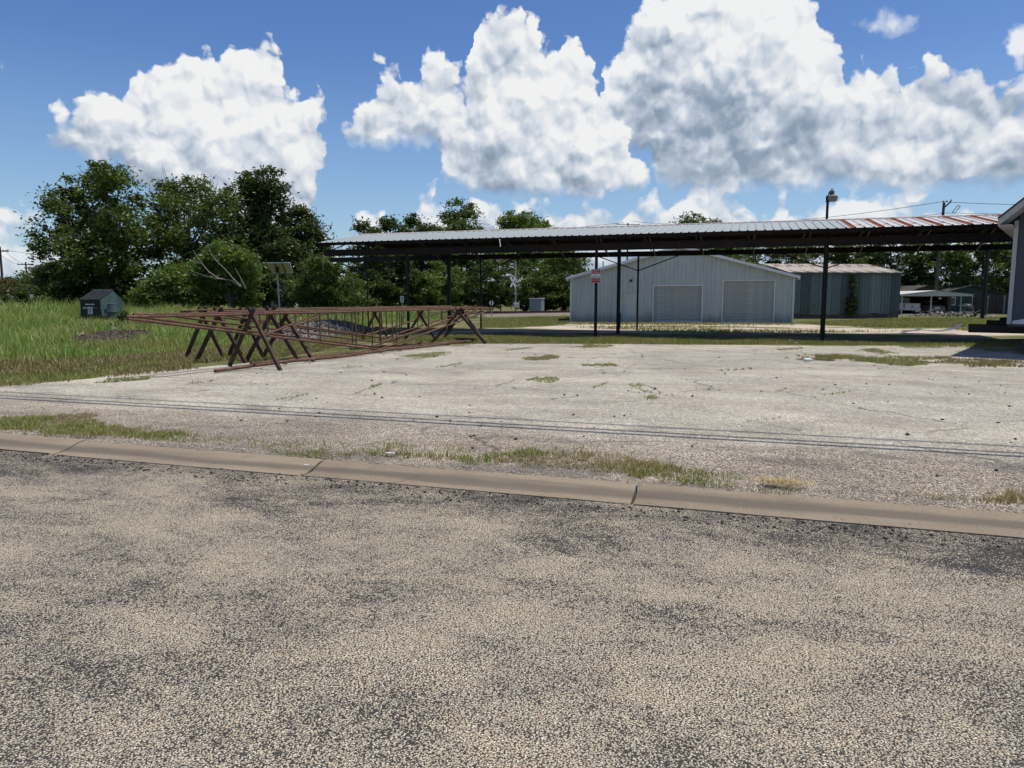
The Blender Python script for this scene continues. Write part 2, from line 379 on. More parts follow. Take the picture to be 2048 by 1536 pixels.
BLACKPL = simple('black_plastic', (.022,.024,.027), .55, .15, 3)
GLASSDK = simple('dark_glass', (.012,.014,.016), .12, .05, 2, spec=.6)
TYRE = simple('tyre_rubber', (.02,.02,.02), .85, .2, 8)
CONC = simple('concrete', (.40,.37,.32), .9, .12, 3, stain=(.27,.24,.20), stain_amt=.4, stain_scale=1.6, bmp=.2)
REDSIGN = simple('sign_red', (.42,.022,.040), .45, .05, 2); WHSIGN = simple('sign_white', (.72,.71,.70), .45, .04, 2); BKSIGN = simple('sign_black', (.015,.015,.016), .5, .05, 2)

# ------------------------------------------------------------------ ground materials
def chips(t, p, scale, cov, cols, bind, edge=(.30, .52)):
    v = t.voro(p, scale, 'F1', '2D')
    sp = t.new('ShaderNodeSeparateColor'); t.link(v.outputs['Color'], sp.inputs[0])
    chip = t.ramp(sp.outputs[0], cols)
    body = t.rng(v.outputs['Distance'], edge[0], edge[1], 1.0, 0.0, smooth=True)
    here = t.rng(t.m('SUBTRACT', cov, sp.outputs[1]), -.06, .06)
    a = t.m('MULTIPLY', body, here)
    return t.mix(a, bind, chip), t.m('MULTIPLY', a, t.m('SUBTRACT', 1.0, v.outputs['Distance'])), sp.outputs[2]

def mat_road():
    m, t, b = new_mat('chip_seal_road'); p = ocoord(t)
    sp = t.new('ShaderNodeSeparateXYZ'); t.link(p, sp.inputs[0])
    big = t.noise(t.mapping(p, (.55, 1.0, 1)), .62, 9, .74, .5)
    mid = t.noise(t.mapping(p, (.6, 1.0, 1)), 2.3, 6, .68, .3)
    fine = t.noise(p, 13, 3, .6)
    edge_band = t.m('MULTIPLY', t.rng(t.m('ADD', sp.outputs[1], t.m('MULTIPLY', t.m('SUBTRACT', big, .5), -4.5)), 4.35, 5.35, smooth=True), .42)
    cov = t.m('ADD', t.m('ADD', t.rng(big, .38, .54, .44, .86), t.m('MULTIPLY', t.m('SUBTRACT', mid, .5), 1.35)), t.m('MULTIPLY', t.m('SUBTRACT', fine, .5), .75))
    cov = t.m('SUBTRACT', cov, edge_band)
    pw = t.vm('ADD', p, t.vm('SCALE', t.vm('SUBTRACT', t.noise(p, 30, 2, .5, out=1), (.5, .5, .5)), .012))
    cols = [(0.0, (0.493,0.434,0.333)), (.22, (0.352,0.314,0.257)), (.40, (0.616,0.558,0.450)), (.55, (0.264,0.239,0.211)), (.70, (0.458,0.389,0.293)), (.84, (0.405,0.292,0.198)), (.90, (0.704,0.664,0.576)), (1.0, (0.194,0.177,0.162))]
    bind = t.mix(t.rng(big, .35, .6), t.mix(t.rng(t.noise(p, 120, 3, .7), .35, .65), (.016,.016,.017), (.045,.043,.042)), (.036,.032,.028))
    c1, h1, r1 = chips(t, pw, 100, t.m('ADD', cov, .06), cols, bind, (.31, .53))
    c2, h2, r2 = chips(t, t.vm('ADD', pw, (3.7, 1.3, 0)), 165, t.m('MULTIPLY', cov, .50), cols, c1)
    tint = t.mix(t.rng(mid, .3, .7), (.95,.96,.955), (1.21,1.18,1.07))
    t.link(t.mix(1.0, c2, tint, blend='MULTIPLY'), b.inputs['Base Color'])
    b.inputs['Roughness'].default_value = .85; b.inputs['Specular IOR Level'].default_value = .25
    bump(t, b, t.m('ADD', t.m('MAXIMUM', h1, t.m('MULTIPLY', h2, .7)), t.m('MULTIPLY', mid, .6)), .8, .008)
    return m
def mat_lot():
    m, t, b = new_mat('gravel_lot'); p = ocoord(t)
    sp = t.new('ShaderNodeSeparateXYZ'); t.link(p, sp.inputs[0])
    big = t.noise(t.mapping(p, (.5, 1.0, 1)), .28, 5, .6, .5); mid = t.noise(t.mapping(p, (.6, 1, 1), (4, 2, 0)), 1.5, 5, .62); fine = t.noise(p, 9, 4, .6)
    front = t.rng(t.m('ADD', sp.outputs[1], t.m('MULTIPLY', t.m('SUBTRACT', mid, .5), 2.2)), 9.6, 7.3, smooth=True)   # looser, stonier strip behind the kerb
    cov = t.m('ADD', t.m('ADD', .66, t.m('MULTIPLY', t.m('SUBTRACT', mid, .5), .8)), t.m('MULTIPLY', t.m('SUBTRACT', fine, .5), .7))
    cov = t.m('SUBTRACT', cov, t.m('MULTIPLY', front, .12))
    pw = t.vm('ADD', p, t.vm('SCALE', t.vm('SUBTRACT', t.noise(p, 25, 2, .5, out=1), (.5, .5, .5)), .014))
    cols = [(0.0, (0.488,0.471,0.427)), (.25, (0.374,0.355,0.329)), (.45, (0.570,0.553,0.501)), (.62, (0.326,0.297,0.271)), (.78, (0.455,0.388,0.329)), (.90, (0.586,0.578,0.542)), (1.0, (0.228,0.214,0.205))]
    bind = t.mix(front, t.mix(t.rng(big, .35, .65), (.150,.138,.120), (.235,.208,.172)), (.135,.117,.100))
    c1, h1, r1 = chips(t, pw, 58, cov, cols, bind, (.34, .56))
    c2, h2, r2 = chips(t, t.vm('ADD', pw, (1.7, 5.3, 0)), 100, t.m('MULTIPLY', cov, .62), cols, c1)
    warm = t.mix(t.rng(big, .38, .62), (1.02,1.01,.98), (1.12,1.10,1.04)); c2 = t.mix(1.0, c2, warm, blend='MULTIPLY'); c2 = t.mix(t.m('MULTIPLY', front, .75), c2, t.mix(1.0, c2, (.86,.79,.73), blend='MULTIPLY'))
    pink = t.rng(t.noise(p, .55, 4, .6), .52, .66); c = t.mix(t.m('MULTIPLY', pink, .24), c2, t.mix(1.0, c2, (1.02,.84,.74), blend='MULTIPLY'))
    # dark tar stains and hair cracks of the old seal coat
    dk = t.rng(t.m('ADD', t.noise(t.mapping(p, (.45, 1.2, 1), (9, 3, 0)), .9, 6, .68), t.m('MULTIPLY', front, .085)), .60, .72); c = t.mix(t.m('MULTIPLY', dk, .62), c, (.075,.068,.066))
    tan = t.rng(t.noise(t.mapping(p, (.35, 1.0, 1), (2, 7, 0)), .45, 5, .62), .54, .68); c = t.mix(t.m('MULTIPLY', tan, .22), c, (.34,.28,.22))
    stk = t.noise(t.mapping(p, (.55, 1.0, 1), (5, 1, 0)), .8, 8, .70, .4); c = t.mix(1.0, c, t.mix(t.rng(stk, .36, .62), (.84,.84,.85), (1.24,1.25,1.26)), blend='MULTIPLY')
    pc = t.vm('ADD', p, t.vm('SCALE', t.noise(p, 1.4, 4, .6, out=1), .7))
    cr = t.voro(pc, .33, 'DISTANCE_TO_EDGE', '2D').outputs['Distance']
    crm = t.m('MULTIPLY', t.rng(cr, .004, .012, 1.0, 0.0), t.rng(t.noise(p, .5, 3, .5), .48, .56))
    c = t.mix(t.m('MULTIPLY', crm, .7), c, (.05,.052,.045))
    g1 = t.noise(p, 24, 3, .75); g2 = t.noise(p, 7.5, 4, .72)
    c = t.mix(1.0, c, t.mix(t.rng(g1, .34, .66), (.68,.685,.67), (1.27,1.29,1.27)), blend='MULTIPLY'); c = t.mix(1.0, c, t.mix(t.rng(g2, .34, .66), (.84,.835,.82), (1.13,1.13,1.12)), blend='MULTIPLY')
    t.link(c, b.inputs['Base Color']); b.inputs['Roughness'].default_value = .92; b.inputs['Specular IOR Level'].default_value = .2
    bump(t, b, t.m('ADD', t.m('MAXIMUM', h1, t.m('MULTIPLY', h2, .7)), t.m('MULTIPLY', fine, .5)), .7, .010)
    return m
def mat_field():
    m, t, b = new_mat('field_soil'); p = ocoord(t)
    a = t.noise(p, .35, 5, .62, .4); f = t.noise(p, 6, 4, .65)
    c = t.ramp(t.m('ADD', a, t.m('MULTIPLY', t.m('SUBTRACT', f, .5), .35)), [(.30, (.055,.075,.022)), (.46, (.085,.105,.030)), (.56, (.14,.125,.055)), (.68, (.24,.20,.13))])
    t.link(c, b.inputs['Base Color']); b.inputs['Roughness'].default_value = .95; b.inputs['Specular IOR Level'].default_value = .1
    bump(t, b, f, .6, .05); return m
def mat_dirt():
    m, t, b = new_mat('dirt_track'); p = t.mapping(ocoord(t), (.28, 1, 1))
    a = t.noise(p, .55, 5, .62, .5); f = t.noise(ocoord(t), 7, 4, .65); g = t.noise(p, .42, 4, .6)
    c = t.mix(t.rng(f, .3, .7), (.34,.28,.215), (.52,.45,.37)); c = t.mix(t.rng(a, .52, .62), c, (.10,.115,.035))
    c = t.mix(t.rng(g, .56, .70), c, (.30,.27,.24))
    t.link(c, b.inputs['Base Color']); b.inputs['Roughness'].default_value = .95; b.inputs['Specular IOR Level'].default_value = .1
    bump(t, b, f, .5, .03); return m
def mat_curb():
    m, t, b = new_mat('curb_concrete'); p = ocoord(t)
    sp = t.new('ShaderNodeSeparateXYZ'); t.link(p, sp.inputs[0])
    n = t.noise(t.mapping(p, (.35, 1, 1)), 2.2, 5, .65); f = t.noise(p, 70, 4, .7); w = t.noise(t.mapping(p, (.10, 1, 1)), 5, 4, .6); sk = t.noise(t.mapping(p, (.05, 3, 1)), 9, 4, .6)
    c = t.mix(t.rng(n, .3, .7), (0.156,0.123,0.085), (0.230,0.186,0.132)); c = t.mix(t.m('MULTIPLY', t.rng(f, .42, .80), .55), c, (0.319,0.269,0.196)); c = t.mix(t.m('MULTIPLY', t.rng(f, .44, .22), .5), c, (0.080,0.068,0.051))
    # traffic film: a long dark band where water and tyres run, with paler scraped lines beside it
    yy = t.m('MULTIPLY_ADD', t.m('SUBTRACT', w, .5), .26, sp.outputs[1])
    band = t.m('MULTIPLY', t.rng(t.m('ABSOLUTE', t.m('SUBTRACT', yy, 5.98)), .02, .10, 1.0, 0.0, smooth=True), .68)
    c = t.mix(band, c, (0.076,0.064,0.051)); c = t.mix(t.m('MULTIPLY', t.rng(sk, .60, .70), .35), c, (0.302,0.269,0.213))
    st = t.rng(t.noise(p, 1.3, 6, .7), .58, .70); c = t.mix(t.m('MULTIPLY', st, .5), c, (0.107,0.085,0.061))
    pc = t.vm('ADD', p, t.vm('SCALE', t.noise(p, 2.2, 4, .6, out=1), .5)); cr = t.voro(pc, .42, 'DISTANCE_TO_EDGE', '2D').outputs['Distance']
    c = t.mix(t.m('MULTIPLY', t.rng(cr, .0015, .005, 1.0, 0.0), t.m('MULTIPLY', t.rng(t.noise(p, .9, 2, .5), .5, .58), .6)), c, (0.044,0.040,0.034))
    t.link(c, b.inputs['Base Color']); b.inputs['Roughness'].default_value = .92
    bump(t, b, t.m('ADD', f, n), .45, .008); return m
M_ROAD, M_LOT, M_FIELD, M_DIRT, M_CURB = mat_road(), mat_lot(), mat_field(), mat_dirt(), mat_curb()

# ------------------------------------------------------------------ ground sheets (all in the lot frame)
def sheet(name, outline, z, mat, jit=.25, step=.8, label=None, seed=1):
    rg = random.Random(seed); P = []
    for i in range(len(outline)):
        a = np.array(outline[i]); b = np.array(outline[(i+1) % len(outline)]); L = np.hypot(*(b-a)); k = max(1, min(90, int(L/step)))
        for j in range(k):
            q = a + (b-a)*j/k
            if jit and L < 400 and q[1] > 6.4: q = q + np.array([rg.uniform(-jit, jit), rg.uniform(-jit, jit)])
            P.append((q[0], q[1], z))
    mb = MB(); mb.add(P, [tuple(range(len(P)))]); o = mb.build(name, mat); o.rotation_euler = (0, 0, LOT)
    if o.data.polygons[0].normal.z < 0: o.data.flip_normals()
    return struct(o, label)
N_FRONT, N_BACK, Z_ROAD = 5.78, 6.22, -.06
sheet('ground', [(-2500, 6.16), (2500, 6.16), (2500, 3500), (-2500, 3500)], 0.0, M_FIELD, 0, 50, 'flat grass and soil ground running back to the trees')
sheet('road', [(-400, -60), (400, -60), (400, N_FRONT + .02), (-400, N_FRONT + .02)], Z_ROAD, M_ROAD, 0, 20, 'worn chip seal street in the foreground')
G = lambda px, py: lot(gp(px, py))
lot_out = [(-60, 6.16), (45, 6.16), (45, 26.0), tuple(G(1960, 690)), tuple(G(1640, 692)), tuple(G(1200, 688)), tuple(G(965, 688)), tuple(G(860, 690)), tuple(G(740, 700)), tuple(G(640, 712)), tuple(G(480, 728)), tuple(G(370, 737)), tuple(G(180, 756)), tuple(G(0, 774)), (-30, 10.2), (-60, 10.6)]
sheet('gravel_lot', lot_out, .004, M_LOT, .16, .5, 'pale old seal coat and gravel lot', 3)
sheet('dirt_track', [tuple(G(*q)) for q in [(700,676),(960,658),(1100,653),(1150,648),(1600,649),(1690,653),(1760,658),(1900,657),(2000,661),(2100,665),(2300,674),(2300,678),(2048,672),(1600,668),(1200,666.5),(960,665)]], .004, M_DIRT, .3, .9, 'tan dirt track under and behind the canopy', 5)  # front cut back so the darker soil colour deepens the canopy shade

# kerb: rolled concrete sections with open joints
curb = struct(bpy.data.objects.new('curb', None), 'rolled concrete curb and gutter along the street'); COL.objects.link(curb); curb.rotation_euler = (0, 0, LOT)
prof = [(N_FRONT, -.35), (N_FRONT, -.050), (N_FRONT+.13, -.046), (N_FRONT+.19, -.034), (N_FRONT+.27, -.006), (N_FRONT+.34, .014), (N_FRONT+.39, .021), (N_BACK-.015, .020), (N_BACK, .012), (N_BACK, -.35)]
sjoint = [-0.86 + 3.13 * k for k in range(-9, 9)]
for i, (a, b_) in enumerate(zip(sjoint[:-1], sjoint[1:])):
    mb = MB(); rg = random.Random(i); dz = rg.uniform(-.006, .006); dn = rg.uniform(-.008, .008)
    cuts = [a + .012, a + .03] + [a + (b_ - a) * k / 6 for k in range(1, 6)] + [b_ - .03, b_ - .012]
    n_ = len(prof); vs = []
    for j, s_ in enumerate(cuts):
        e_ = -.012 if j in (0, len(cuts) - 1) else rg.uniform(-.002, .002)
        vs += [(s_, q[0] + dn + (rg.uniform(-.006, .006) if k == 1 else 0), q[1] + (dz + e_ if q[1] > -.2 else 0)) for k, q in enumerate(prof)]
    fs = [(j*n_+k, (j+1)*n_+k, (j+1)*n_+k+1, j*n_+k+1) for j in range(len(cuts)-1) for k in range(n_-1)]
    fs += [tuple(range(n_)), tuple(range(len(vs)-1, len(vs)-n_-1, -1))]
    mb.add(vs, fs).build('curb_section', M_CURB, curb, smooth=True)

# ------------------------------------------------------------------ grass
def inside(poly, x, y):
    poly = np.asarray(poly); r = np.zeros(len(x), bool); j = len(poly) - 1
    for i in range(len(poly)):
        xi, yi = poly[i]; xj, yj = poly[j]
        c = ((yi > y) != (yj > y)) & (x < (xj - xi) * (y - yi) / (yj - yi + 1e-12) + xi); r ^= c; j = i
    return r
def blades(name, label, P, H, W, mat, lean=.55, seed=1, cat=None, parent=None, stuff=True):
    rg = np.random.default_rng(seed); n = len(P); P = np.asarray(P, float)
    if P.shape[1] == 2: P = np.c_[P, np.zeros(n)]
    th = rg.uniform(0, 2*np.pi, n); ln = rg.uniform(.1, 1, n) * lean * H; az = th + rg.normal(0, .5, n) + np.pi/2
    ax = np.c_[np.cos(th), np.sin(th), np.zeros(n)] * (W[:, None] / 2); L = np.c_[np.cos(az) * ln, np.sin(az) * ln, np.zeros(n)]
    up = np.c_[np.zeros(n), np.zeros(n), H]
    V = np.stack([P - ax, P + ax, P + up*.6 + L*.35 + ax*.75, P + up*.6 + L*.35 - ax*.75, P + up*(1 - .25*rg.uniform(0, 1, (n, 1))) + L], 1).reshape(-1, 3)
    b = (np.arange(n) * 5)[:, None]
    o = raw(name, V, [b + np.array([0, 1, 2, 3]), b + np.array([3, 2, 4])], mat, parent)
    if stuff: o['kind'] = 'stuff'
    if label: o['label'] = label
    return o
def scatter(poly, n, rg):
    poly = np.asarray(poly); lo = poly.min(0); hi = poly.max(0); out = []
    got = 0
    while got < n:
        q = rg.uniform(lo, hi, (n * 2, 2)); q = q[inside(poly, q[:, 0], q[:, 1])]; out.append(q); got += len(q)
        if len(q) == 0: break
    return np.concatenate(out)[:n]
def vnoise(x, y, sc_, seed):                                    # cheap smooth value noise
    rg = np.random.default_rng(seed); T = rg.uniform(0, 1, (64, 64)); u = x * sc_; v = y * sc_
    i = np.floor(u).astype(int); j = np.floor(v).astype(int); fu = u - i; fv = v - j; fu = fu*fu*(3-2*fu); fv = fv*fv*(3-2*fv)
    g = lambda a, b: T[a % 64, b % 64]
    return (g(i, j)*(1-fu) + g(i+1, j)*fu)*(1-fv) + (g(i, j+1)*(1-fu) + g(i+1, j+1)*fu)*fv
GP2 = lambda px, py: gp(px, py)[:2]
rg = np.random.default_rng(5)
# tall weeds of the field left of the lot, thinning towards the gravel
near_edge = [(-420,734),(0,728),(190,722),(370,704),(450,696),(560,684),(640,672),(720,660),(765,648),(900,640)]
fld = [GP2(*q) for q in near_edge] + [np.array([-3.0, 66.0]), np.array([-64.0, 66.0])]
q = scatter(fld, 190000, rg); d = np.hypot(q[:, 0], q[:, 1])
keep = rg.uniform(0, 1, len(q)) < np.clip(34.0 / d, .30, 1.0) ** 1.4; q = q[keep]; d = d[keep]
nz = vnoise(q[:, 0], q[:, 1], .22, 3); nz2 = vnoise(q[:, 0], q[:, 1], .9, 4)
pxq = 1024 + F_PX * q[:, 0] / q[:, 1]
edge_d = np.interp(pxq, [a for a, b in near_edge], [gp(a, b)[1] for a, b in near_edge])
ramp = np.clip((q[:, 1] - edge_d) / 20.0, 0, 1)
H = (.22 + .92 * ramp * (.55 + .75 * nz)) * rg.uniform(.65, 1.2, len(q)) * (.5 + 1.0 * nz2)
H *= np.where(pxq > 330, np.clip(1.0 - (pxq - 330) / 420, .50, 1), 1.0)
dum = (pxq > 140) & (pxq < 270) & (q[:, 1] > 36) & (q[:, 1] < 50); H = np.where(dum, H*.38, H)
stm = (pxq > 150) & (pxq < 310) & (q[:, 1] > 19) & (q[:, 1] < 36); H = np.where(stm, H*.62, H)
blades('tall_grass', 'tall green weeds filling the field left of the lot', q, H, np.clip(d * .00075, .012, .045), GRASS_TALL, .75, 1)
# low and dry fringe along the field edge
fr = [GP2(*q_) for q_ in [(-420,730),(0,724),(190,718),(370,700),(450,692),(560,680),(700,660),(760,655),(760,668),(660,700),(560,716),(470,732),(390,739),(300,749),(190,757),(60,771),(0,774),(-420,815)]]
q = scatter(fr, 36000, rg); nz = vnoise(q[:, 0], q[:, 1], .55, 8); k = nz > .25; q = q[k]; nz = nz[k]
blades('dry_grass', 'brown dry grass fringe between field and gravel', q[nz < .72], rg.uniform(.05, .15, (nz < .72).sum()), np.full((nz < .72).sum(), .016), GRASS_DRY, .9, 2)
blades('low_grass', 'short green grass at the edge of the gravel', q[nz >= .64], rg.uniform(.05, .14, (nz >= .64).sum()), np.full((nz >= .64).sum(), .013), GRASS_LOW, .7, 3)
# rank weeds and seed heads standing out of the field
wp = []; wh = []
for (px, D, r, n_, h0_, h1_) in [(175,52,1.6,900,1.2,2.0),(120,50,2.0,700,.8,1.4),(40,48,3.0,800,.7,1.3),(300,50,3.0,900,.7,1.2),(380,54,3.0,900,.8,1.3),(450,56,3.0,800,.8,1.3),(610,58,3.0,900,.7,1.2),(680,60,3.0,700,.7,1.2),(100,34,3.0,500,.5,.9),(20,30,3.0,500,.4,.9),(250,40,2.5,400,.4,.8),(560,42,3.0,600,.4,.8),(60,58,4.0,900,.9,1.5),(760,62,4.0,900,.6,1.1),(860,64,4.0,700,.5,.9)]:
    c = ad(px, 600, D); wp.append(np.c_[c[0] + rg.normal(0, r*.55, n_), c[1] + rg.normal(0, r*.55, n_)]); wh.append(rg.uniform(h0_, h1_, n_))
wp = np.concatenate(wp); wh = np.concatenate(wh)
blades('rank_weeds', 'tall pale weeds with seed heads standing above the field', wp, wh, np.full(len(wp), .035), GRASS_TALL, .7, 15)
q = scatter(fld, 15000, rg); d = np.hypot(q[:, 0], q[:, 1]); pq = 1024 + F_PX*q[:, 0]/q[:, 1]; k = (d < 60) & (vnoise(q[:, 0], q[:, 1], .3, 61) > .45) & (pq < 700); q = q[k]; d = d[k]
blades('dead_stalks', 'dry straw coloured stalks mixed through the field', q, rg.uniform(.25, .8, len(q))*np.clip(.35 + d/60, .4, 1.1), np.clip(d*.0006, .010, .03), GRASS_DRY, .6, 16)
# strip along the front of the canopy, lawn at the right and behind, verge and weeds in the lot
def zone(pix, n): return scatter([GP2(*q_) for q_ in pix], n, rg)
P = [zone([(690,676),(960,671),(1200,676),(1600,682),(2048,686),(2300,690),(2300,700),(2048,696),(1850,694),(1640,690),(1200,689),(965,687),(800,690)], 30000)]
q = P[0]; nz = vnoise(q[:, 0], q[:, 1], .5, 21)
blades('lawn_strip', 'green grass strip in front of the canopy shadow', q, (.06 + .13*nz) * rg.uniform(.6, 1.2, len(q)), np.full(len(q), .016), GRASS_LOW, .7, 4)
q = np.concatenate([zone([(1590,646),(1700,640),(1800,637),(2048,634),(2300,634),(2300,660),(2048,658),(1900,655),(1760,656),(1690,652)], 34000), zone([(960,655),(960,638),(1138,634),(1140,646),(1100,652)], 9000)])
nz = vnoise(q[:, 0], q[:, 1], .12, 31)
blades('back_lawn', 'mown green lawn behind the canopy', q, (.07 + .14*nz) * rg.uniform(.6, 1.2, len(q)), np.full(len(q), .035), GRASS_LOW, .7, 5)
q = np.concatenate([zone([(1142,646),(1590,648),(1590,651),(1142,650)], 1800), zone([(1150,655),(1330,652),(1520,655),(1420,658),(1230,660)], 1600), zone([(1270,662),(1420,660),(1700,664),(1850,663),(1600,667),(1330,666)], 1800), zone([(1960,664),(1900,659),(1990,660),(2048,665)], 900)])
blades('track_weeds', 'weeds growing along the dirt track', q, rg.uniform(.05, .22, len(q)), np.full(len(q), .028), GRASS_LOW, .7, 6)
def blob_pts(px, py, rx, ry, dens):                             # ellipse measured on the ground round that point
    c = lot(gp(px, py)); a = abs(lot(gp(px+rx, py))[0] - lot(gp(px-rx, py))[0])/2; b_ = abs(gp(px, py-ry)[1] - gp(px, py+ry)[1])/2
    n = int(math.pi*a*b_*dens); th = rg.uniform(0, 2*np.pi, n); r = np.sqrt(rg.uniform(0, 1, n)); r *= (.80 + .42*vnoise(np.cos(th)*2+7, np.sin(th)*2+7, 1.6, int(px)))
    r *= 1.22; s_, n_ = c[0] + a*r*np.cos(th), c[1] + b_*r*np.sin(th)
    f_ = 1.0/max(.12, min(a, b_)); k = .55*vnoise(s_ + 50, n_ + 50, 1.7*f_, int(py)) + .45*vnoise(s_ + 80, n_ + 80, 4.5*f_, int(px) + 1) > .30 + .28*r*r
    s_, n_ = s_[k], n_[k]; return np.c_[s_*E[0] + n_*N[0], s_*E[1] + n_*N[1]]
WD = 3.4
crk = [(715,787,745,775),(745,775,758,769),(1188,776,1212,768),(1262,770,1290,784),(1290,784,1345,793),(1500,845,1560,836),(880,735,920,728),(560,800,610,790),(1440,742,1500,738),(1020,700,1060,696),(1650,790,1700,784),(1560,700,1600,697)]
weeds = [(a_ + (c_-a_)*f, b_ + (d_-b_)*f, 6, 2, 300) for a_, b_, c_, d_ in crk for f in np.linspace(0, 1, 5)] + [(1083,716,34,5,900),(1205,731,36,4,700),(1090,760,34,5,700),(1185,693,34,4,600),(1303,797,12,4,900),(1752,703,32,6,700),(245,760,48,6,600),(1275,772,14,3,400),(400,766,20,4,300),(850,712,40,8,350),(660,708,30,5,200),(930,688,30,5,300),(700,735,20,4,150),(1835,694,40,3,300),(2010,700,60,5,260)]
q = np.concatenate([blob_pts(*w_[:4], w_[4]*WD) for w_ in weeds])
blades('lot_weeds', 'small green weed patches scattered over the lot', q, rg.uniform(.015, .055, len(q)), np.full(len(q), .012), GRASS_LOW, 1.1, 7)
q = np.concatenate([blob_pts(1830,723,215,10,1100), blob_pts(1690,716,80,6,800), blob_pts(2000,727,90,8,700)])
nz = vnoise(q[:, 0], q[:, 1], .8, 41)
blades('worn_grass', 'brownish worn grass island at the right of the lot', q[nz > .42], rg.uniform(.03, .09, (nz > .42).sum()), np.full((nz > .42).sum(), .012), GRASS_DRY, .9, 8)
blades('worn_grass', 'greener blades of the grass island at the right', q[nz <= .50], rg.uniform(.03, .10, (nz <= .50).sum()), np.full((nz <= .50).sum(), .012), GRASS_LOW, .8, 9)
# verge behind the kerb
verge = [(560,893,70,7,420),(430,884,80,6,420),(900,900,60,6,300),(1200,915,80,9,420),(1420,955,60,8,420),(1520,985,80,4,500),(1700,990,70,4,400),(640,890,60,5,250),(70,850,110,20,2300),(160,862,130,13,1700),(260,868,120,11,1500),(360,876,110,9,900),(30,838,60,10,1200),(620,912,90,7,1300),(700,905,70,10,900),(790,895,50,8,700),(840,915,110,6,1800),(1010,918,70,10,1500),(1100,920,120,16,1900),(1250,940,130,17,1900),(1340,950,80,14,1300),(1380,968,60,7,1200),(960,925,60,7,900),(1950,1002,110,9,1700),(2040,1000,60,12,2600),(1840,996,70,4,700),(1450,975,60,4,600),(1150,905,50,8,500),(500,880,60,6,250)]
q = np.concatenate([blob_pts(*w_[:4], w_[4]*2.6) for w_ in verge]); ll = q @ N; q = q[ll > N_BACK - .03]; nz = vnoise(q[:, 0], q[:, 1], 1.7, 51)
g_ = nz > .36
blades('verge_grass', 'green grass growing along the back of the curb', q[g_], rg.uniform(.02, .085, g_.sum()), np.full(g_.sum(), .0065), GRASS_LOW, 1.1, 10)
blades('verge_straw', 'dry straw among the verge grass', q[~g_], rg.uniform(.01, .05, (~g_).sum()), np.full((~g_).sum(), .006), GRASS_DRY, 2.2, 11)

# ------------------------------------------------------------------ trees
def leaves(rg, blobs, n, size, clump=.42, per=84, flat=.62):
    n = int(n*1.85); size = size*.80; clump = clump*.92
    vol = np.array([(b[3]*b[4]*b[5])**(2/3) for b in blobs]); k = np.maximum(1, (vol/vol.sum()*n/per).astype(int)); out = []
    for b, kk in zip(blobs, k):
        d = rg.normal(0, 1, (kk, 3)); d /= np.linalg.norm(d, axis=1)[:, None]
        r = rg.uniform(.30, 1.0, kk)**.62 * (1 + .20*rg.normal(0, 1, kk))
        c = np.array(b[:3]) + d * r[:, None] * np.array(b[3:6])
        m = rg.integers(per//2, int(per*1.5), kk); ci = np.repeat(np.arange(kk), m); cs = clump * rg.uniform(.5, 1.4, kk)
        q = c[ci] + rg.normal(0, 1, (len(ci), 3)) * cs[ci][:, None] * np.array([1, 1, flat]); out.append(q)
    q = np.concatenate(out); n = len(q)
    a = rg.normal(0, 1, (n, 3)); a[:, 2] *= .6; a /= np.linalg.norm(a, axis=1)[:, None]
    u = rg.normal(0, 1, (n, 3)); b = np.cross(a, u); b /= np.linalg.norm(b, axis=1)[:, None] + 1e-9
    l = size * rg.uniform(.6, 1.35, n)[:, None]
    V = np.stack([q - a*l, q + b*l*.42, q + a*l, q - b*l*.42], 1).reshape(-1, 3)
    return V, (np.arange(n)*4)[:, None] + np.array([0, 1, 2, 3])
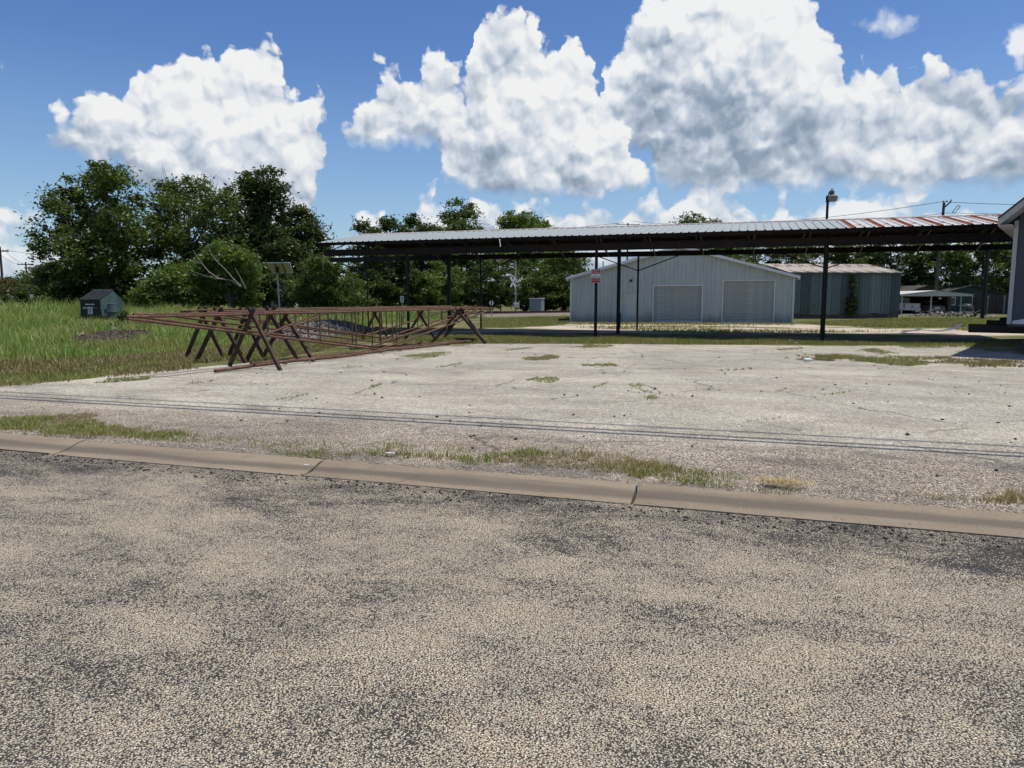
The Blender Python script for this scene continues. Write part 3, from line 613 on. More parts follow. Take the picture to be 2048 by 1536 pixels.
def tree(name, label, cat, base, blobs, n, mat, seed, size=.2, trunk=.28, bark=None, group=None, clump=.45, limbs=True, twigs=0):
    """blobs: crown masses in world coordinates (x,y,z,rx,ry,rz)"""
    rg = np.random.default_rng(seed); bx, by = base
    t = thing(name, label, cat, (bx, by, 0), 0, group)
    L = [(b[0]-bx, b[1]-by, b[2], b[3], b[4], b[5]) for b in blobs]
    mb = MB(); top = max(b[2] for b in L); low = min(b[2]-b[5]*.5 for b in L)
    cx = np.mean([b[0] for b in L]); cyy = np.mean([b[1] for b in L]); fork = max(1.0, .32*top)
    mb.tube([(0, 0, -.1), (.03*trunk, 0, .4), (cx*.10, cyy*.1, fork*.6), (cx*.25, cyy*.25, fork), (cx*.6, cyy*.6, top*.62), (cx, cyy, top*.95)], [trunk*1.45, trunk*1.05, trunk*.9, trunk*.8, trunk*.45, trunk*.08], 8)
    for b in L:
        z0 = max(.5, min(fork + rg.uniform(0, .35)*top, b[2]*.8)); f = z0/top
        p0 = np.array([cx*f*.8, cyy*f*.8, z0]); p3 = np.array(b[:3]); md = (p0+p3)/2 + np.array([0, 0, -.08*np.linalg.norm(p3-p0)]) + rg.normal(0, .15, 3)
        r = trunk*.42
        mb.tube([p0, md, p3], [r, r*.65, r*.25], 6)
        for _ in range(4 if limbs else 1):
            e_ = p3 + rg.normal(0, .55, 3)*np.array(b[3:6]); mb.tube([md*.4+p3*.6, (p3+e_)/2 + rg.normal(0, .1, 3), e_], [r*.38, r*.25, r*.08], 5)
    mb.build('trunk', bark or BARK, t, True)
    if twigs:
        tw = MB()
        for _ in range(twigs):
            b = L[rg.integers(len(L))]; d = rg.normal(0, 1, 3); d[2] = abs(d[2]); d /= np.linalg.norm(d)
            p0 = np.array(b[:3]) + d*np.array(b[3:6])*.7; p1 = p0 + d*rg.uniform(.6, 1.5); p2 = p1 + (d + rg.normal(0, .4, 3))*.5
            tw.tube([p0, p1, p2], [.025, .015, .006], 4)
        tw.build('bare_twigs', BARK, t)['kind'] = 'stuff'
    V, Fq = leaves(rg, L, n, size, clump); raw('crown', V, [Fq], mat, t)
    return t
def pxb(D, *bl, depth=.8, dj=0.0, seed=0):                       # crown masses measured in the photograph, at depth D
    rg = random.Random(seed); o = []
    for (x, y, rx, ry) in bl:
        d = D + rg.uniform(-1, 1)*dj; p = ad(x, y, d); k = d/F_PX; r = rx*k
        o.append((p[0], p[1], p[2], r, max(r, ry*k)*depth, ry*k))
    return o
TREES = 'trees along the railway'
tree('pecan_tree', 'broad dark tree behind the dumpster, leftmost of the tall trees', 'tree', ad(222, 600, 62)[:2],
     pxb(62, (215,350,34,26),(178,375,42,30),(140,388,34,24),(112,412,30,18),(225,395,55,45),(95,468,34,26),(76,492,20,18),(150,440,52,40),(230,455,62,50),(180,500,70,48),(255,500,50,60),(140,545,52,48),(220,560,70,50), depth=.8, dj=2.5, seed=1), 17000, LEAF[1], 1, .21, .36, group=TREES, twigs=14)
tree('elm_tree', 'open crowned tree between two taller ones, bare twigs at its top', 'tree', ad(372, 600, 66)[:2],
     pxb(66, (385,372,32,20),(345,388,34,22),(305,405,26,14),(432,392,40,24),(370,420,60,36),(440,440,44,42),(320,450,44,38),(390,470,66,42),(460,490,36,44),(340,510,66,42),(420,530,60,40), dj=2.5, seed=2), 13500, LEAF[1], 2, .21, .30, group=TREES, twigs=30)
tree('oak_tree', 'tall narrow tree left of the solar panel', 'tree', ad(533, 600, 70)[:2],
     pxb(70, (515,358,36,20),(492,375,26,22),(550,385,34,32),(510,410,44,36),(540,450,46,42),(500,470,40,44),(560,495,44,38),(525,530,50,44), dj=2, seed=3), 11500, LEAF[0], 3, .22, .42, group=TREES, twigs=8)
tree('hackberry_tree', 'rounded dark tree at the end of the canopy roof, right of the tall one', 'tree', ad(608, 600, 73)[:2],
     pxb(73, (588,440,30,22),(622,462,26,22),(600,480,42,34),(640,492,22,24),(580,520,46,42),(640,545,36,44), dj=2, seed=4), 9000, LEAF[0], 4, .22, .26, group=TREES, twigs=6)
tree('leaning_tree', 'viny tree with pale dead limbs left of the solar panel', 'tree', ad(462, 604, 57)[:2],
     pxb(57, (440,512,40,26),(480,530,36,34),(450,560,46,36),(485,585,32,34),(400,545,40,30), dj=1.5, seed=5), 8500, LEAF[2], 5, .17, .22, group=TREES, clump=.32)
dead = thing('dead_branch', 'bare pale dead limbs reaching up from the viny tree', 'branch', tuple(ad(470, 560, 55)), 0)
o0 = ad(470, 560, 55)
for path, r in [([(474,562),(455,549),(430,545),(410,532),(396,515),(385,500),(378,488)], .11), ([(474,560),(458,545),(443,527),(425,510),(412,492),(408,480)], .09), ([(484,566),(474,545),(462,524)], .07), ([(430,546),(405,540),(380,532)], .045), ([(425,510),(436,500),(440,488)], .035), ([(396,515),(380,512),(368,505)], .03)]:
    MB().tube([ad(x+8, y+12, 55 - .12*i) - o0 for i, (x, y) in enumerate(path)], [r*.45*(1-.7*i/len(path)) for i in range(len(path))], 6).build('limb', BARK_PALE, dead, True)
BUSH = 'bushes in front of the trees'
def bush(name, label, D, bl, n, mat, seed, size=.16, group=BUSH, clump=.32, trunk=.07, cat='bush'):
    c = np.mean([b[0] for b in bl]); return tree(name, label, cat, ad(c, 605, D)[:2], pxb(D, *bl, depth=.8, dj=1, seed=seed), n, mat, seed, size, trunk, group=group, clump=clump, limbs=False)
bush('bush', 'light green shrub under the trees right of the dumpster', 56, [(330,580,46,34),(300,600,36,22),(370,585,36,30),(345,555,34,24)], 6500, LEAF[2], 11)
bush('bush', 'low dark shrub directly behind the dumpster', 63, [(250,590,40,30),(195,575,46,34),(150,590,30,26),(120,570,40,38)], 6500, LEAF[0], 12)
bush('bush', 'big leafy shrub below the left end of the canopy roof', 58, [(650,545,40,40),(625,575,40,36),(680,585,38,34),(655,602,48,20)], 7500, LEAF[1], 13)
bush('bush', 'reddish brown shrub at the far left edge by the utility poles', 78, [(40,588,60,22),(20,575,36,16),(75,580,34,24)], 5000, LEAF[3], 14, .2)
bush('bush', 'green bushy clump left of the dumpster under the big tree limb', 74, [(105,552,36,30),(110,585,46,32),(80,560,24,22)], 5000, LEAF[1], 15, .2)
bush('bush', 'dark thicket between the viny tree and the solar panel post', 62, [(520,560,46,40),(560,575,44,34),(510,590,30,24)], 6000, LEAF[0], 16)
BACK = 'trees behind the canopy'
tree('back_tree', 'small dark tree showing over the left end of the canopy roof', 'tree', ad(775, 600, 90)[:2], pxb(90, (732,458,20,14),(772,450,26,14),(792,470,30,20),(745,490,38,28),(780,520,50,44),(735,545,46,44), dj=3, seed=21), 9000, LEAF[0], 21, .26, .26, group=BACK)
tree('back_tree', 'thin topped tree left of the tallest one over the canopy', 'tree', ad(838, 600, 94)[:2], pxb(94, (828,448,20,16),(852,462,22,16),(830,490,40,34),(850,535,44,48),(810,560,40,44), dj=3, seed=22), 8000, LEAF[0], 22, .26, .24, group=BACK)
tree('back_tree', 'tallest airy tree rising over the canopy roof', 'tree', ad(920, 600, 98)[:2], pxb(98, (925,418,30,16),(902,436,30,20),(942,442,30,22),(915,465,48,28),(890,510,50,44),(945,520,48,50),(915,570,60,40), dj=3, seed=23), 10500, LEAF[1], 23, .26, .3, group=BACK, twigs=10)
tree('back_tree', 'wide domed light green tree over the canopy left of the metal building', 'tree', ad(1050, 600, 100)[:2], pxb(100, (1050,438,38,18),(1022,450,32,20),(1082,450,30,20),(1050,465,56,24),(1010,520,50,46),(1070,520,56,46), dj=3, seed=24), 11000, LEAF[2], 24, .26, .3, group=BACK)
tree('back_tree', 'full dark tree touching the left corner of the metal building', 'tree', ad(1128, 600, 92)[:2], pxb(92, (1140,518,36,22),(1110,540,40,36),(1155,545,26,30),(1120,580,46,34),(1090,590,40,30), dj=3, seed=25), 9000, LEAF[1], 25, .24, .3, group=BACK)
for i, (x, lab) in enumerate([(720,'dark undergrowth behind the canopy by its leftmost thin post'), (800,'undergrowth behind the small rectangular sign'), (880,'undergrowth behind the canopy, left of the crossing signal'), (960,'undergrowth just left of the crossing signal'), (1060,'undergrowth behind the grey signal cabinet')]):
    bush('thicket', lab, 88, [(x,575,52,40),(x-30,590,40,26),(x+30,600,42,20),(x+10,548,44,30)], 5200, LEAF[[1,0,2,0,1][i]], 30+i, .22, 'thickets behind the canopy', cat='thicket')
for i, (x, D, top, m, lab) in enumerate([(70,70,572,0,'dark undergrowth at the foot of the leftmost trees'),(135,69,566,1,'undergrowth below the left limb of the broad tree'),(205,70,560,0,'undergrowth below the trunk of the broad tree'),(285,70,560,1,'undergrowth between the broad tree and the open crowned tree'),(360,71,556,0,'undergrowth below the open crowned tree'),(425,72,556,1,'undergrowth left of the viny tree'),(600,71,552,0,'undergrowth right of the solar panel post'),(690,74,560,1,'undergrowth below the tip of the canopy roof'),(745,86,548,0,'second row of undergrowth by the leftmost thin post'),(840,90,552,1,'second row of undergrowth behind the canopy middle'),(920,92,556,0,'second row of undergrowth left of the signal mast'),(1000,94,556,1,'second row of undergrowth behind the signal mast'),(1105,90,566,0,'second row of undergrowth by the white building corner')]):
    bush('thicket', lab, D, [(x,top+28,44,26),(x-28,top+40,36,18),(x+28,top+40,36,18),(x+6,top+10,30,18)], 4200, LEAF[m], 130+i, .2, 'undergrowth below the trees', cat='thicket')
RT = 'trees behind the metal buildings'
labs = ['dark tree behind the peak of the white metal building','tall dark tree behind the right half of the white metal building','dark tree behind the rusty roofed shed, left of the black post','dark tree behind the right end of the rusty roofed shed','dense tree behind the carport','dark tree right of the tall utility pole','tree behind the wooden fence beside the house','tree mostly hidden behind the house at the right edge']
for i, (x, top, m) in enumerate([(1400,430,1),(1475,470,1),(1575,470,0),(1690,465,0),(1780,470,0),(1870,465,1),(1965,470,1),(2060,460,0)]):
    tree('rear_tree', labs[i], 'tree', ad(x, 600, 104 + 2*(i % 3))[:2], pxb(104 + 2*(i % 3), (x,top+18,38,20),(x-32,top+42,38,28),(x+32,top+42,38,28),(x,top+75,62,42),(x-30,top+108,46,36),(x+32,top+110,46,34), dj=3, seed=60+i), 9000, LEAF[m], 60+i, .26, .3, group=RT)
# far wood closing the view along the horizon
rgf = np.random.default_rng(77); bl = []
for a in np.arange(-50, 50, 1.5):
    D = 175 + 30*rgf.uniform(-1, 1); h = rgf.uniform(3.0, 5.2); w = rgf.uniform(4, 7)
    bl.append((D*math.tan(R(a)), D, h*.45, w, 4, h*.62))
V, Fq = leaves(rgf, bl, 26000, .42, 1.0); o = raw('far_woods', V, [Fq], LEAF[1]); tag(o, 'distant low woods along the horizon', kind='stuff')

# ------------------------------------------------------------------ sheet metal
def mat_sheet(name, col, rust=None, rust_amt=0.0, scale=1.0, rough=.5, metal=.2, streak=.2, grime=0.0):
    m, t, b = new_mat(name); p = ocoord(t)
    n = t.noise(t.mapping(p, (1, 1, .25)), 2.2*scale, 5, .6); s_ = t.noise(t.mapping(p, (3, 3, .12)), 1.6*scale, 4, .6)
    c = t.mix(t.rng(n, .3, .7), tuple(x*.92 for x in col), tuple(min(1, x*1.06) for x in col))
    c = t.mix(t.m('MULTIPLY', t.rng(s_, .5, .75), streak), c, tuple(x*.55 for x in col))
    if grime:                                                  # splashed soil along the wall foot
        gz = t.new('ShaderNodeSeparateXYZ'); t.link(p, gz.inputs[0]); gm = t.m('ADD', t.m('MULTIPLY', t.m('SUBTRACT', n, .5), 1.2), gz.outputs[2])
        c = t.mix(t.m('MULTIPLY', t.rng(gm, .75, .05), grime), c, (.15,.15,.11))
    if rust:
        r = t.noise(t.mapping(p, (1.4, .5, .5)), 1.1*scale, 6, .68); rm = t.rng(r, .62 - .30*rust_amt, .70 - .22*rust_amt)
        c = t.mix(rm, c, t.mix(t.rng(n, .3, .7), rust, tuple(x*.55 for x in rust)))
    t.link(c, b.inputs['Base Color']); b.inputs['Roughness'].default_value = rough; b.inputs['Metallic'].default_value = metal; b.inputs['Specular IOR Level'].default_value = .22
    return m
M_ROOF = mat_sheet('roof_galvanised', (.30,.33,.33), (.30,.16,.10), .02, rough=.55, metal=.10, streak=.14)
M_ROOFR = mat_sheet('roof_rust', (.30,.28,.26), (.215,.068,.030), 1.7, 1.3, .8, 0, .3)
M_ROOFW = mat_sheet('roof_pale', (.46,.455,.44), (.30,.15,.09), .20, 1.3, .55, .2, .2)
M_WALL = mat_sheet('wall_sheet_pale', (.46,.49,.475), (.24,.19,.15), -.28, .8, .6, 0, .24, .6)
M_TRIM = mat_sheet('trim_pale', (.66,.68,.67), None, 0, 1, .5, .05, .08)
M_DOORS = mat_sheet('shutter_pale', (.56,.58,.57), None, 0, .8, .55, 0, .18, .4)
M_OLD = [mat_sheet('old_sheet_a', (.150,.182,.182), (.16,.10,.07), .05, 1, .6, .2, .35), mat_sheet('old_sheet_b', (.098,.122,.124), (.14,.09,.06), .12, 1.2, .65, .2, .45), mat_sheet('old_sheet_c', (.20,.235,.23), (.17,.11,.08), .02, 1, .55, .2, .3)]
M_OLDROOF = mat_sheet('old_roof', (.46,.43,.375), (.25,.12,.065), .42, 1.2, .75, .05, .3)

M_UNDER = simple('roof_underside_shade', (.016,.012,.011), .9, .3, 2, stain=(.04,.022,.016), stain_amt=.4, spec=.1)  # near-black sheet undersides: shade below the roof put into the colour
def rib_profile(ribs, pitch, h=.036, base=.085, top=.035, start=0.0):
    P = [(start, 0.0)]
    for k in range(ribs):
        c = start + pitch*(k + .5); P += [(c-base/2, 0), (c-top/2, h), (c+top/2, h), (c+base/2, 0)]
    P.append((start + pitch*ribs, 0.0)); return P
def sheet_panel(mb, prof, a, b, axis_n, th=.006):
    """corrugated panel: prof (along x, height); a,b functions x -> start / end point; axis_n outward normal"""
    n = len(prof); nn = Vector(axis_n); vs = []
    for off in (0, -th):
        for x, h in prof: vs.append(Vector(a(x)) + nn*(h+off))
        for x, h in prof: vs.append(Vector(b(x)) + nn*(h+off))
    fs = []
    for i in range(n-1):
        fs.append((i, i+1, n+i+1, n+i)); fs.append((2*n+i+1, 2*n+i, 3*n+i, 3*n+i+1))
        fs.append((i+1, i, 2*n+i, 2*n+i+1)); fs.append((n+i, n+i+1, 3*n+i+1, 3*n+i))
    fs += [(0, n, 3*n, 2*n), (n-1, 3*n-1, 4*n-1, 2*n-1)]
    mb.add(vs, fs)

# ------------------------------------------------------------------ the open canopy
N0, NR, NB = 30.5, 34.8, 38.9; Z1, ZR = 4.31, 5.05
S0 = lot(at_n(636, N0, py=489))[0]; S1 = 11.5; LEN = S1 - S0
def SL(px, n, py=660): return lot(at_n(px, n, py=py))[0] - S0               # canopy-local x under a pixel column
shed = thing('open_canopy', 'long open steel canopy with low pitched metal roof across the lot', 'canopy', tuple(unlot(S0, N0)) + (0,), LOT)
pitch = .322; sl = (ZR - Z1)/(NR - N0); ang = math.atan(sl); nf = (0, -math.sin(ang), math.cos(ang)); nb_ = (0, math.sin(ang), math.cos(ang))
npan = int(LEN/(pitch*3)); rust_from = SL(1668, N0, 458)
mesh_cache = {}
for i in range(npan):
    x0 = i*pitch*3; rusty = x0 > rust_from - .35
    rgp = random.Random(100+i); dy = rgp.uniform(-.035, .03)
    key = ('r' if rusty else 'g', i % 5 if not rusty else i % 3)
    for side in (0, 1):
        mb = MB(); pr = rib_profile(3, pitch)
        yA, yB = (0 + dy, NR - N0 - .03) if side == 0 else (NB - N0, NR - N0 + .03)
        zf = lambda y: Z1 + sl*y if side == 0 else ZR - sl*(y - (NR - N0))
        if side == 1: pr = pr[::1]
        sheet_panel(mb, pr, lambda x: (x, yA, zf(yA)), lambda x: (x, yB, zf(yB)), nf if side == 0 else nb_)
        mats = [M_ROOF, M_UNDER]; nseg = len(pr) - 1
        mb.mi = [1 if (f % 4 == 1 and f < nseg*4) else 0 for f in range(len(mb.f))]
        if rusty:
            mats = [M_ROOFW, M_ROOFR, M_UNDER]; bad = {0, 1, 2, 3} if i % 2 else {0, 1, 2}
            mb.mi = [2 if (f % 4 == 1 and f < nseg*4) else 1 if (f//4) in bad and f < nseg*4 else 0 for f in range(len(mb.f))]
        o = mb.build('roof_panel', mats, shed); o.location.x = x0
mb = MB(); mb.prism([(NR-N0-.20, ZR-.01), (NR-N0, ZR+.045), (NR-N0+.20, ZR-.01), (NR-N0+.20, ZR-.03), (NR-N0, ZR+.03), (NR-N0-.20, ZR-.03)], 0, npan*pitch*3, 'x'); mb.build('ridge_cap', simple('ridge_cap', (.30,.27,.25), .6, .2, 2, stain=(.20,.09,.06), stain_amt=.7), shed)
XEND = npan*pitch*3
def beam(name, y, z0, z1, xa, xb, m=STEELDK):
    mb = MB(); mb.box(xa, xb, y-.05, y+.05, z1-.012, z1); mb.box(xa, xb, y-.05, y+.05, z0, z0+.012); mb.box(xa, xb, y-.006, y+.006, z0+.012, z1-.012); return mb.build(name, m, shed)
ROWF, ROWM, ROWB = .5, NR - N0, 8.1
beam('front_beam', ROWF, 3.70, 4.00, .02, XEND); beam('rear_beam', ROWB, 3.86, 4.12, -4.4, XEND, STEELBK); beam('ridge_beam', ROWM, 4.62, 4.86, .1, XEND, STEELBK)
for x in np.arange(.15, XEND, 2.42):                           # rafters and struts
    mb = MB(); mb.channel((x, .06, Z1-.12), (x, ROWM, ZR-.12), .05, .14, .008); mb.build('rafter', STEELDK, shed)
    mb = MB(); mb.channel((x, ROWM+.02, ZR-.12), (x, NB-N0-.05, ZR-sl*(NB-NR)-.12), .05, .14, .008); mb.build('rafter', STEELDK, shed)
    mb = MB(); mb.bar((x+.1, ROWF+.05, 3.95), (x+.1, ROWM-.3, 4.90), .04, .04); mb.build('strut', STEELBK, shed)
    mb = MB(); mb.bar((x+.25, ROWB-.05, 3.90), (x+.25, ROWM+.9, 4.74), .05, .07); mb.build('strut', STEELBK, shed)
for y, z in [(.10, Z1-.045), (1.1, Z1+sl*1.1-.045), (2.2, Z1+sl*2.2-.045), (3.3, Z1+sl*3.3-.045), (5.5, ZR-sl*1.2-.045), (6.7, ZR-sl*2.4-.045), (8.25, ZR-sl*3.95-.045)]:
    mb = MB(); mb.channel((.03, y, z-.03), (XEND, y, z-.03), .05, .09 if y > .2 else .12, .006); mb.build('purlin', STEELDK, shed)
def post(px, y, top, w, m=STEELBK, kind='post', round_=True):
    x = SL(px, N0 + y); mb = MB()
    if round_: mb.tube([(x, y, -.05), (x, y, top)], w/2, 12)
    else: mb.box(x-w/2, x+w/2, y-w/2, y+w/2, -.05, top)
    mb.cbox(x-w*.9, x+w*.9, y-w*.9, y+w*.9, 0, .02, .004); mb.build(kind, m, shed); return x
for px in (817, 1191, 1645): post(px, ROWF, 3.71, .13)
xm = [post(px, ROWM, 4.63, .15, STEELBK, 'post', False) for px in (899, 1236, 1646)]
for px, w in ((737, .085), (962, .095), (1274, .10), (1646, .10), (2058, .10)):
    x = post(px, ROWB, 3.87, w)
    for sg in (-1, 1):
        mb = MB(); mb.bar((x, ROWB, 3.12), (x+sg*2.05, ROWB, 3.87), .05, .05); mb.build('knee_brace', STEELBK, shed)
mb = MB(); x = xm[1]; mb.box(x-.02, x+.14, ROWM-.20, ROWM-.09, .28, .98); mb.build('meter_box', STEELBK, shed)
mb = MB(); x = SL(1000, N0, 475); mb.bar((x, -.06, Z1-.06), (x+.06, -.12, Z1-.40), .03, .012); mb.build('hanging_strip', WHITEP, shed)   # loose bright strip under the eave
# yard light on the tall pole through the roof
xl = SL(1654, NR+.35, 430); lp = thing('yard_light', 'yard light on a dark pole standing over the canopy roof', 'light', tuple(unlot(S0 + xl, NR + .35)) + (0,), 0)
lz = ad(1655, 398, 31.9)[2]; mb = MB(); mb.tube([(0, 0, 0), (0, 0, lz)], .055, 10); mb.build('pole', STEELBK, lp)
mb = MB(); mb.box(-.06, .06, -.06, .06, lz-.05, lz+.22); mb.tube([(0, 0, lz+.15), (.05, 0, lz+.38), (.16, 0, lz+.42)], .022, 6); mb.build('bracket', STEELBK, lp)
mb = MB(); mb.lathe([(.075, .26), (.10, .28), (.10, .42), (.07, .44), (.05, .50), (.03, .52)], 12, (.17, 0, lz)); mb.build('ballast_housing', simple('housing_grey', (.10,.10,.10), .6), lp, True)
mb = MB(); mb.lathe([(.17, -.03), (.21, .02), (.24, .18), (.20, .20), (.10, .26)], 14, (.19, 0, lz)); mb.build('lamp_shade', simple('lamp_refractor', (.16,.16,.15), .3, .1, 3), lp, True)

# ------------------------------------------------------------------ private property sign on the front post
xs = SL(1191, N0 + ROWF); sp_ = unlot(S0 + xs, N0 + ROWF - .085); zs = ad(1192, 552, sp_[1])[2]
sg = thing('warning_sign', 'red and white private property sign on the canopy post', 'sign', (sp_[0], sp_[1], zs), LOT*.4)
def panel(name, w, z0, z1, m, y0=-.012, y1=0): mb = MB(); mb.cbox(-w/2, w/2, y0, y1, z0, z1, .004); return mb.build(name, m, sg)
panel('board', .39, -.29, .29, WHSIGN, -.008, 0.0); panel('red_panel', .37, .095, .278, REDSIGN); panel('red_panel', .37, -.278, -.075, REDSIGN)
def words(s, h, z, m, wmax=.34):
    me = text_mesh(s, h); me.materials.append(m); xs_ = [v.co.x for v in me.vertices]; w = max(xs_) - min(xs_)
    if w > wmax: me.transform(Matrix.Diagonal((wmax/w, 1, 1, 1)))
    o = link('lettering', me, sg); o.location = (0, -.016, z)
words('PRIVATE', .062, .220, WHSIGN, .27); words('PROPERTY', .062, .138, WHSIGN, .33)
words('NO', .045, .062, BKSIGN, .10); words('TRESPASSING', .042, -.022, BKSIGN, .32)
words('VIOLATORS WILL', .042, -.120, WHSIGN, .33); words('BE PROSECUTED', .048, -.190, WHSIGN, .33)

# ------------------------------------------------------------------ white metal building
class Face:                                                   # an upright facade given by two ground pixels
    def __init__(s, a, b): s.a = gp(*a); s.b = gp(*b); d = s.b - s.a; s.rot = math.atan2(d[1], d[0]); s.w = math.hypot(d[0], d[1]); s.u = d[:2]/s.w; s.n = np.array([-s.u[1], s.u[0]])
    def at(s, px, py, back=0.0):
        d = pdir(px, py); o = s.a[:2] + s.n*back; t_ = (o @ s.n)/(d[:2] @ s.n); p = d[:2]*t_; return (p - o) @ s.u, CAM_H + d[2]*t_
fw = Face((1140, 643.3), (1586, 645.6)); W = fw.w
zl = fw.at(1140, 556)[1]; zr_ = fw.at(1586, 548.5)[1]; ze = (zl + zr_)/2; xp, zp = W*.5, fw.at(1364, 492)[1]
wb = thing('metal_building', 'white metal building with two roll-up doors and low gable', 'building', tuple(fw.a), fw.rot)
top = lambda x: ze + (zp - ze)*(1 - abs(x - xp)/(W/2))
d1 = fw.at(1249, 591); d1b = fw.at(1271.5, 591); r1 = fw.at(1308, 572.5); r1b = fw.at(1404, 572.5); r2 = fw.at(1447.5, 562); r2b = fw.at(1549, 562)
opens = [(d1[0], d1b[0], d1[1]), (r1[0], r1b[0], r1[1]), (r2[0], r2b[0], r2[1])]
npn = 18; pw_ = W/npn
def wall_piece(xa, xb, z0, name='wall_panel'):
    ribs = max(1, round((xb-xa)/(pw_/3))); mb = MB(); pr = rib_profile(ribs, (xb-xa)/ribs, .032, .07, .03, xa)
    sheet_panel(mb, pr, lambda x: (x, 0, z0), lambda x: (x, 0, top(x)), (0, -1, 0), .02); mb.build(name, M_WALL, wb)
for i in range(npn):
    xa, xb = i*pw_, (i+1)*pw_; cuts = sorted({xa, xb} | {c for o_ in opens for c in o_[:2] if xa + .02 < c < xb - .02})
    for ca, cb in zip(cuts[:-1], cuts[1:]):
        z0 = 0.0; mid = (ca+cb)/2
        for o_ in opens:
            if o_[0] < mid < o_[1]: z0 = o_[2]
        wall_piece(ca, cb, z0)
DB = 24.0
mb = MB(); mb.box(.03, W-.03, DB-.05, DB, 0, ze); mb.box(0, .03, .02, DB, 0, ze-.02); mb.box(W-.03, W, .02, DB, 0, ze-.02); mb.build('side_wall', M_WALL, wb)
for nm, sgn in (('roof_slope', -1), ('roof_slope', 1)):
    mb = MB(); xe = xp + sgn*(W/2 + .28); zz = ze - (zp-ze)/(W/2)*.28 + .05
    nrm = Vector((sgn*(zp-ze), 0, W/2)).normalized(); a0 = Vector((xp, -.32, zp+.05)); 
    mb.add([a0, (xe, -.32, zz), (xe, DB+.3, zz), (xp, DB+.3, zp+.05), a0 - nrm*.06, Vector((xe, -.32, zz)) - nrm*.06, Vector((xe, DB+.3, zz)) - nrm*.06, Vector((xp, DB+.3, zp+.05)) - nrm*.06], [(0,1,2,3),(7,6,5,4),(0,4,5,1),(1,5,6,2),(2,6,7,3),(3,7,4,0)])
    mb.build(nm, M_TRIM, wb)
    mb = MB(); t0 = Vector((xp, -.335, zp+.045)); t1 = Vector((xe, -.335, zz-.005)); mb.bar(t0 - Vector((0, 0, .10)), t1 - Vector((0, 0, .10)), .02, .20); mb.build('rake_trim', M_TRIM, wb)
mb = MB(); mb.box(xp - W/2 - .30, xp - W/2 - .16, -.30, DB, ze-.27, ze-.13); mb.build('gutter', M_TRIM, wb)
mb = MB(); mb.box(xp + W/2 + .16, xp + W/2 + .30, -.30, DB, ze-.27, ze-.13); mb.build('gutter', M_TRIM, wb)
for x in (-.01, W-.11):
    mb = MB(); mb.box(x, x+.12, -.045, .02, 0, ze-.10); mb.build('corner_trim', M_TRIM, wb)
def frame(o_, w=.09):
    a, b_, z = o_; mb = MB(); mb.box(a-w, a, -.05, .10, 0, z+w); mb.box(b_, b_+w, -.05, .10, 0, z+w); mb.box(a, b_, -.05, .10, z, z+w); return mb
for o_ in opens[1:]:
    dr = thing('x', '', '') if False else None
    root = bpy.data.objects.new('roll_up_door', None); COL.objects.link(root); root.parent = wb
    frame(o_, .08).build('door_frame', M_TRIM, root)
    ns = int(o_[2]/.15)
    sl_ = MB(); h = o_[2]/ns; pr = [(0, 0), (.018, .012), (.018, h*.55), (0, h*.72), (0, h)]
    sl_.prism([(.115, 0), (.115, h*.08), (.085, h*.20), (.075, h*.45), (.075, h*.70), (.090, h*.90), (.115, h*.97), (.115, h), (.15, h), (.15, 0)], o_[0], o_[1], 'x')
    me = sl_.mesh('slat', M_DOORS)
    for k in range(ns): so = link('slat', me, root); so.location.z = k*h
    mb = MB(); mb.box(o_[0]+.01, o_[1]-.01, .07, .12, 0.0, .05); mb.build('bottom_bar', M_TRIM, root)
pd_ = opens[0]; root = bpy.data.objects.new('entry_door', None); COL.objects.link(root); root.parent = wb
frame(pd_, .05).build('door_frame', M_TRIM, root); mb = MB(); mb.box(pd_[0], pd_[1], .03, .07, 0, pd_[2]); mb.build('door_leaf', M_DOORS, root)
mb = MB(); mb.tube([(pd_[0]+.09, .03, .98), (pd_[0]+.09, -.03, .98)], .03, 8); mb.tube([(pd_[0]+.09, .03, 1.16), (pd_[0]+.09, 0, 1.16)], .025, 8); mb.build('door_knob', STEELBK, root)
lx, lzz = fw.at(1262, 561.5); mb = MB(); mb.lathe([(.02, .10), (.09, .08), (.10, -.02), (.06, -.08), (.02, -.09)], 10, (lx, -.12, lzz)); mb.box(lx-.02, lx+.02, -.12, 0, lzz-.02, lzz+.02); mb.build('wall_lamp', BLACKPL, wb, True)
vx, vz = fw.at(1206, 540, 4.0); mb = MB(); mb.tube([(vx, 4.0, top(vx)-.1), (vx, 4.0, top(vx)+.75)], .04, 8); mb.build('vent_pipe', STEELBK, wb)
mb = MB(); mb.box(-.9, -.12, .3, .7, 0, .22); tag(mb.build('railroad_tie', WOODPOLE), 'dark timber block on the ground at the left corner of the white building', 'timber'); bpy.data.objects['railroad_tie'].location = tuple(fw.a); bpy.data.objects['railroad_tie'].rotation_euler.z = fw.rot

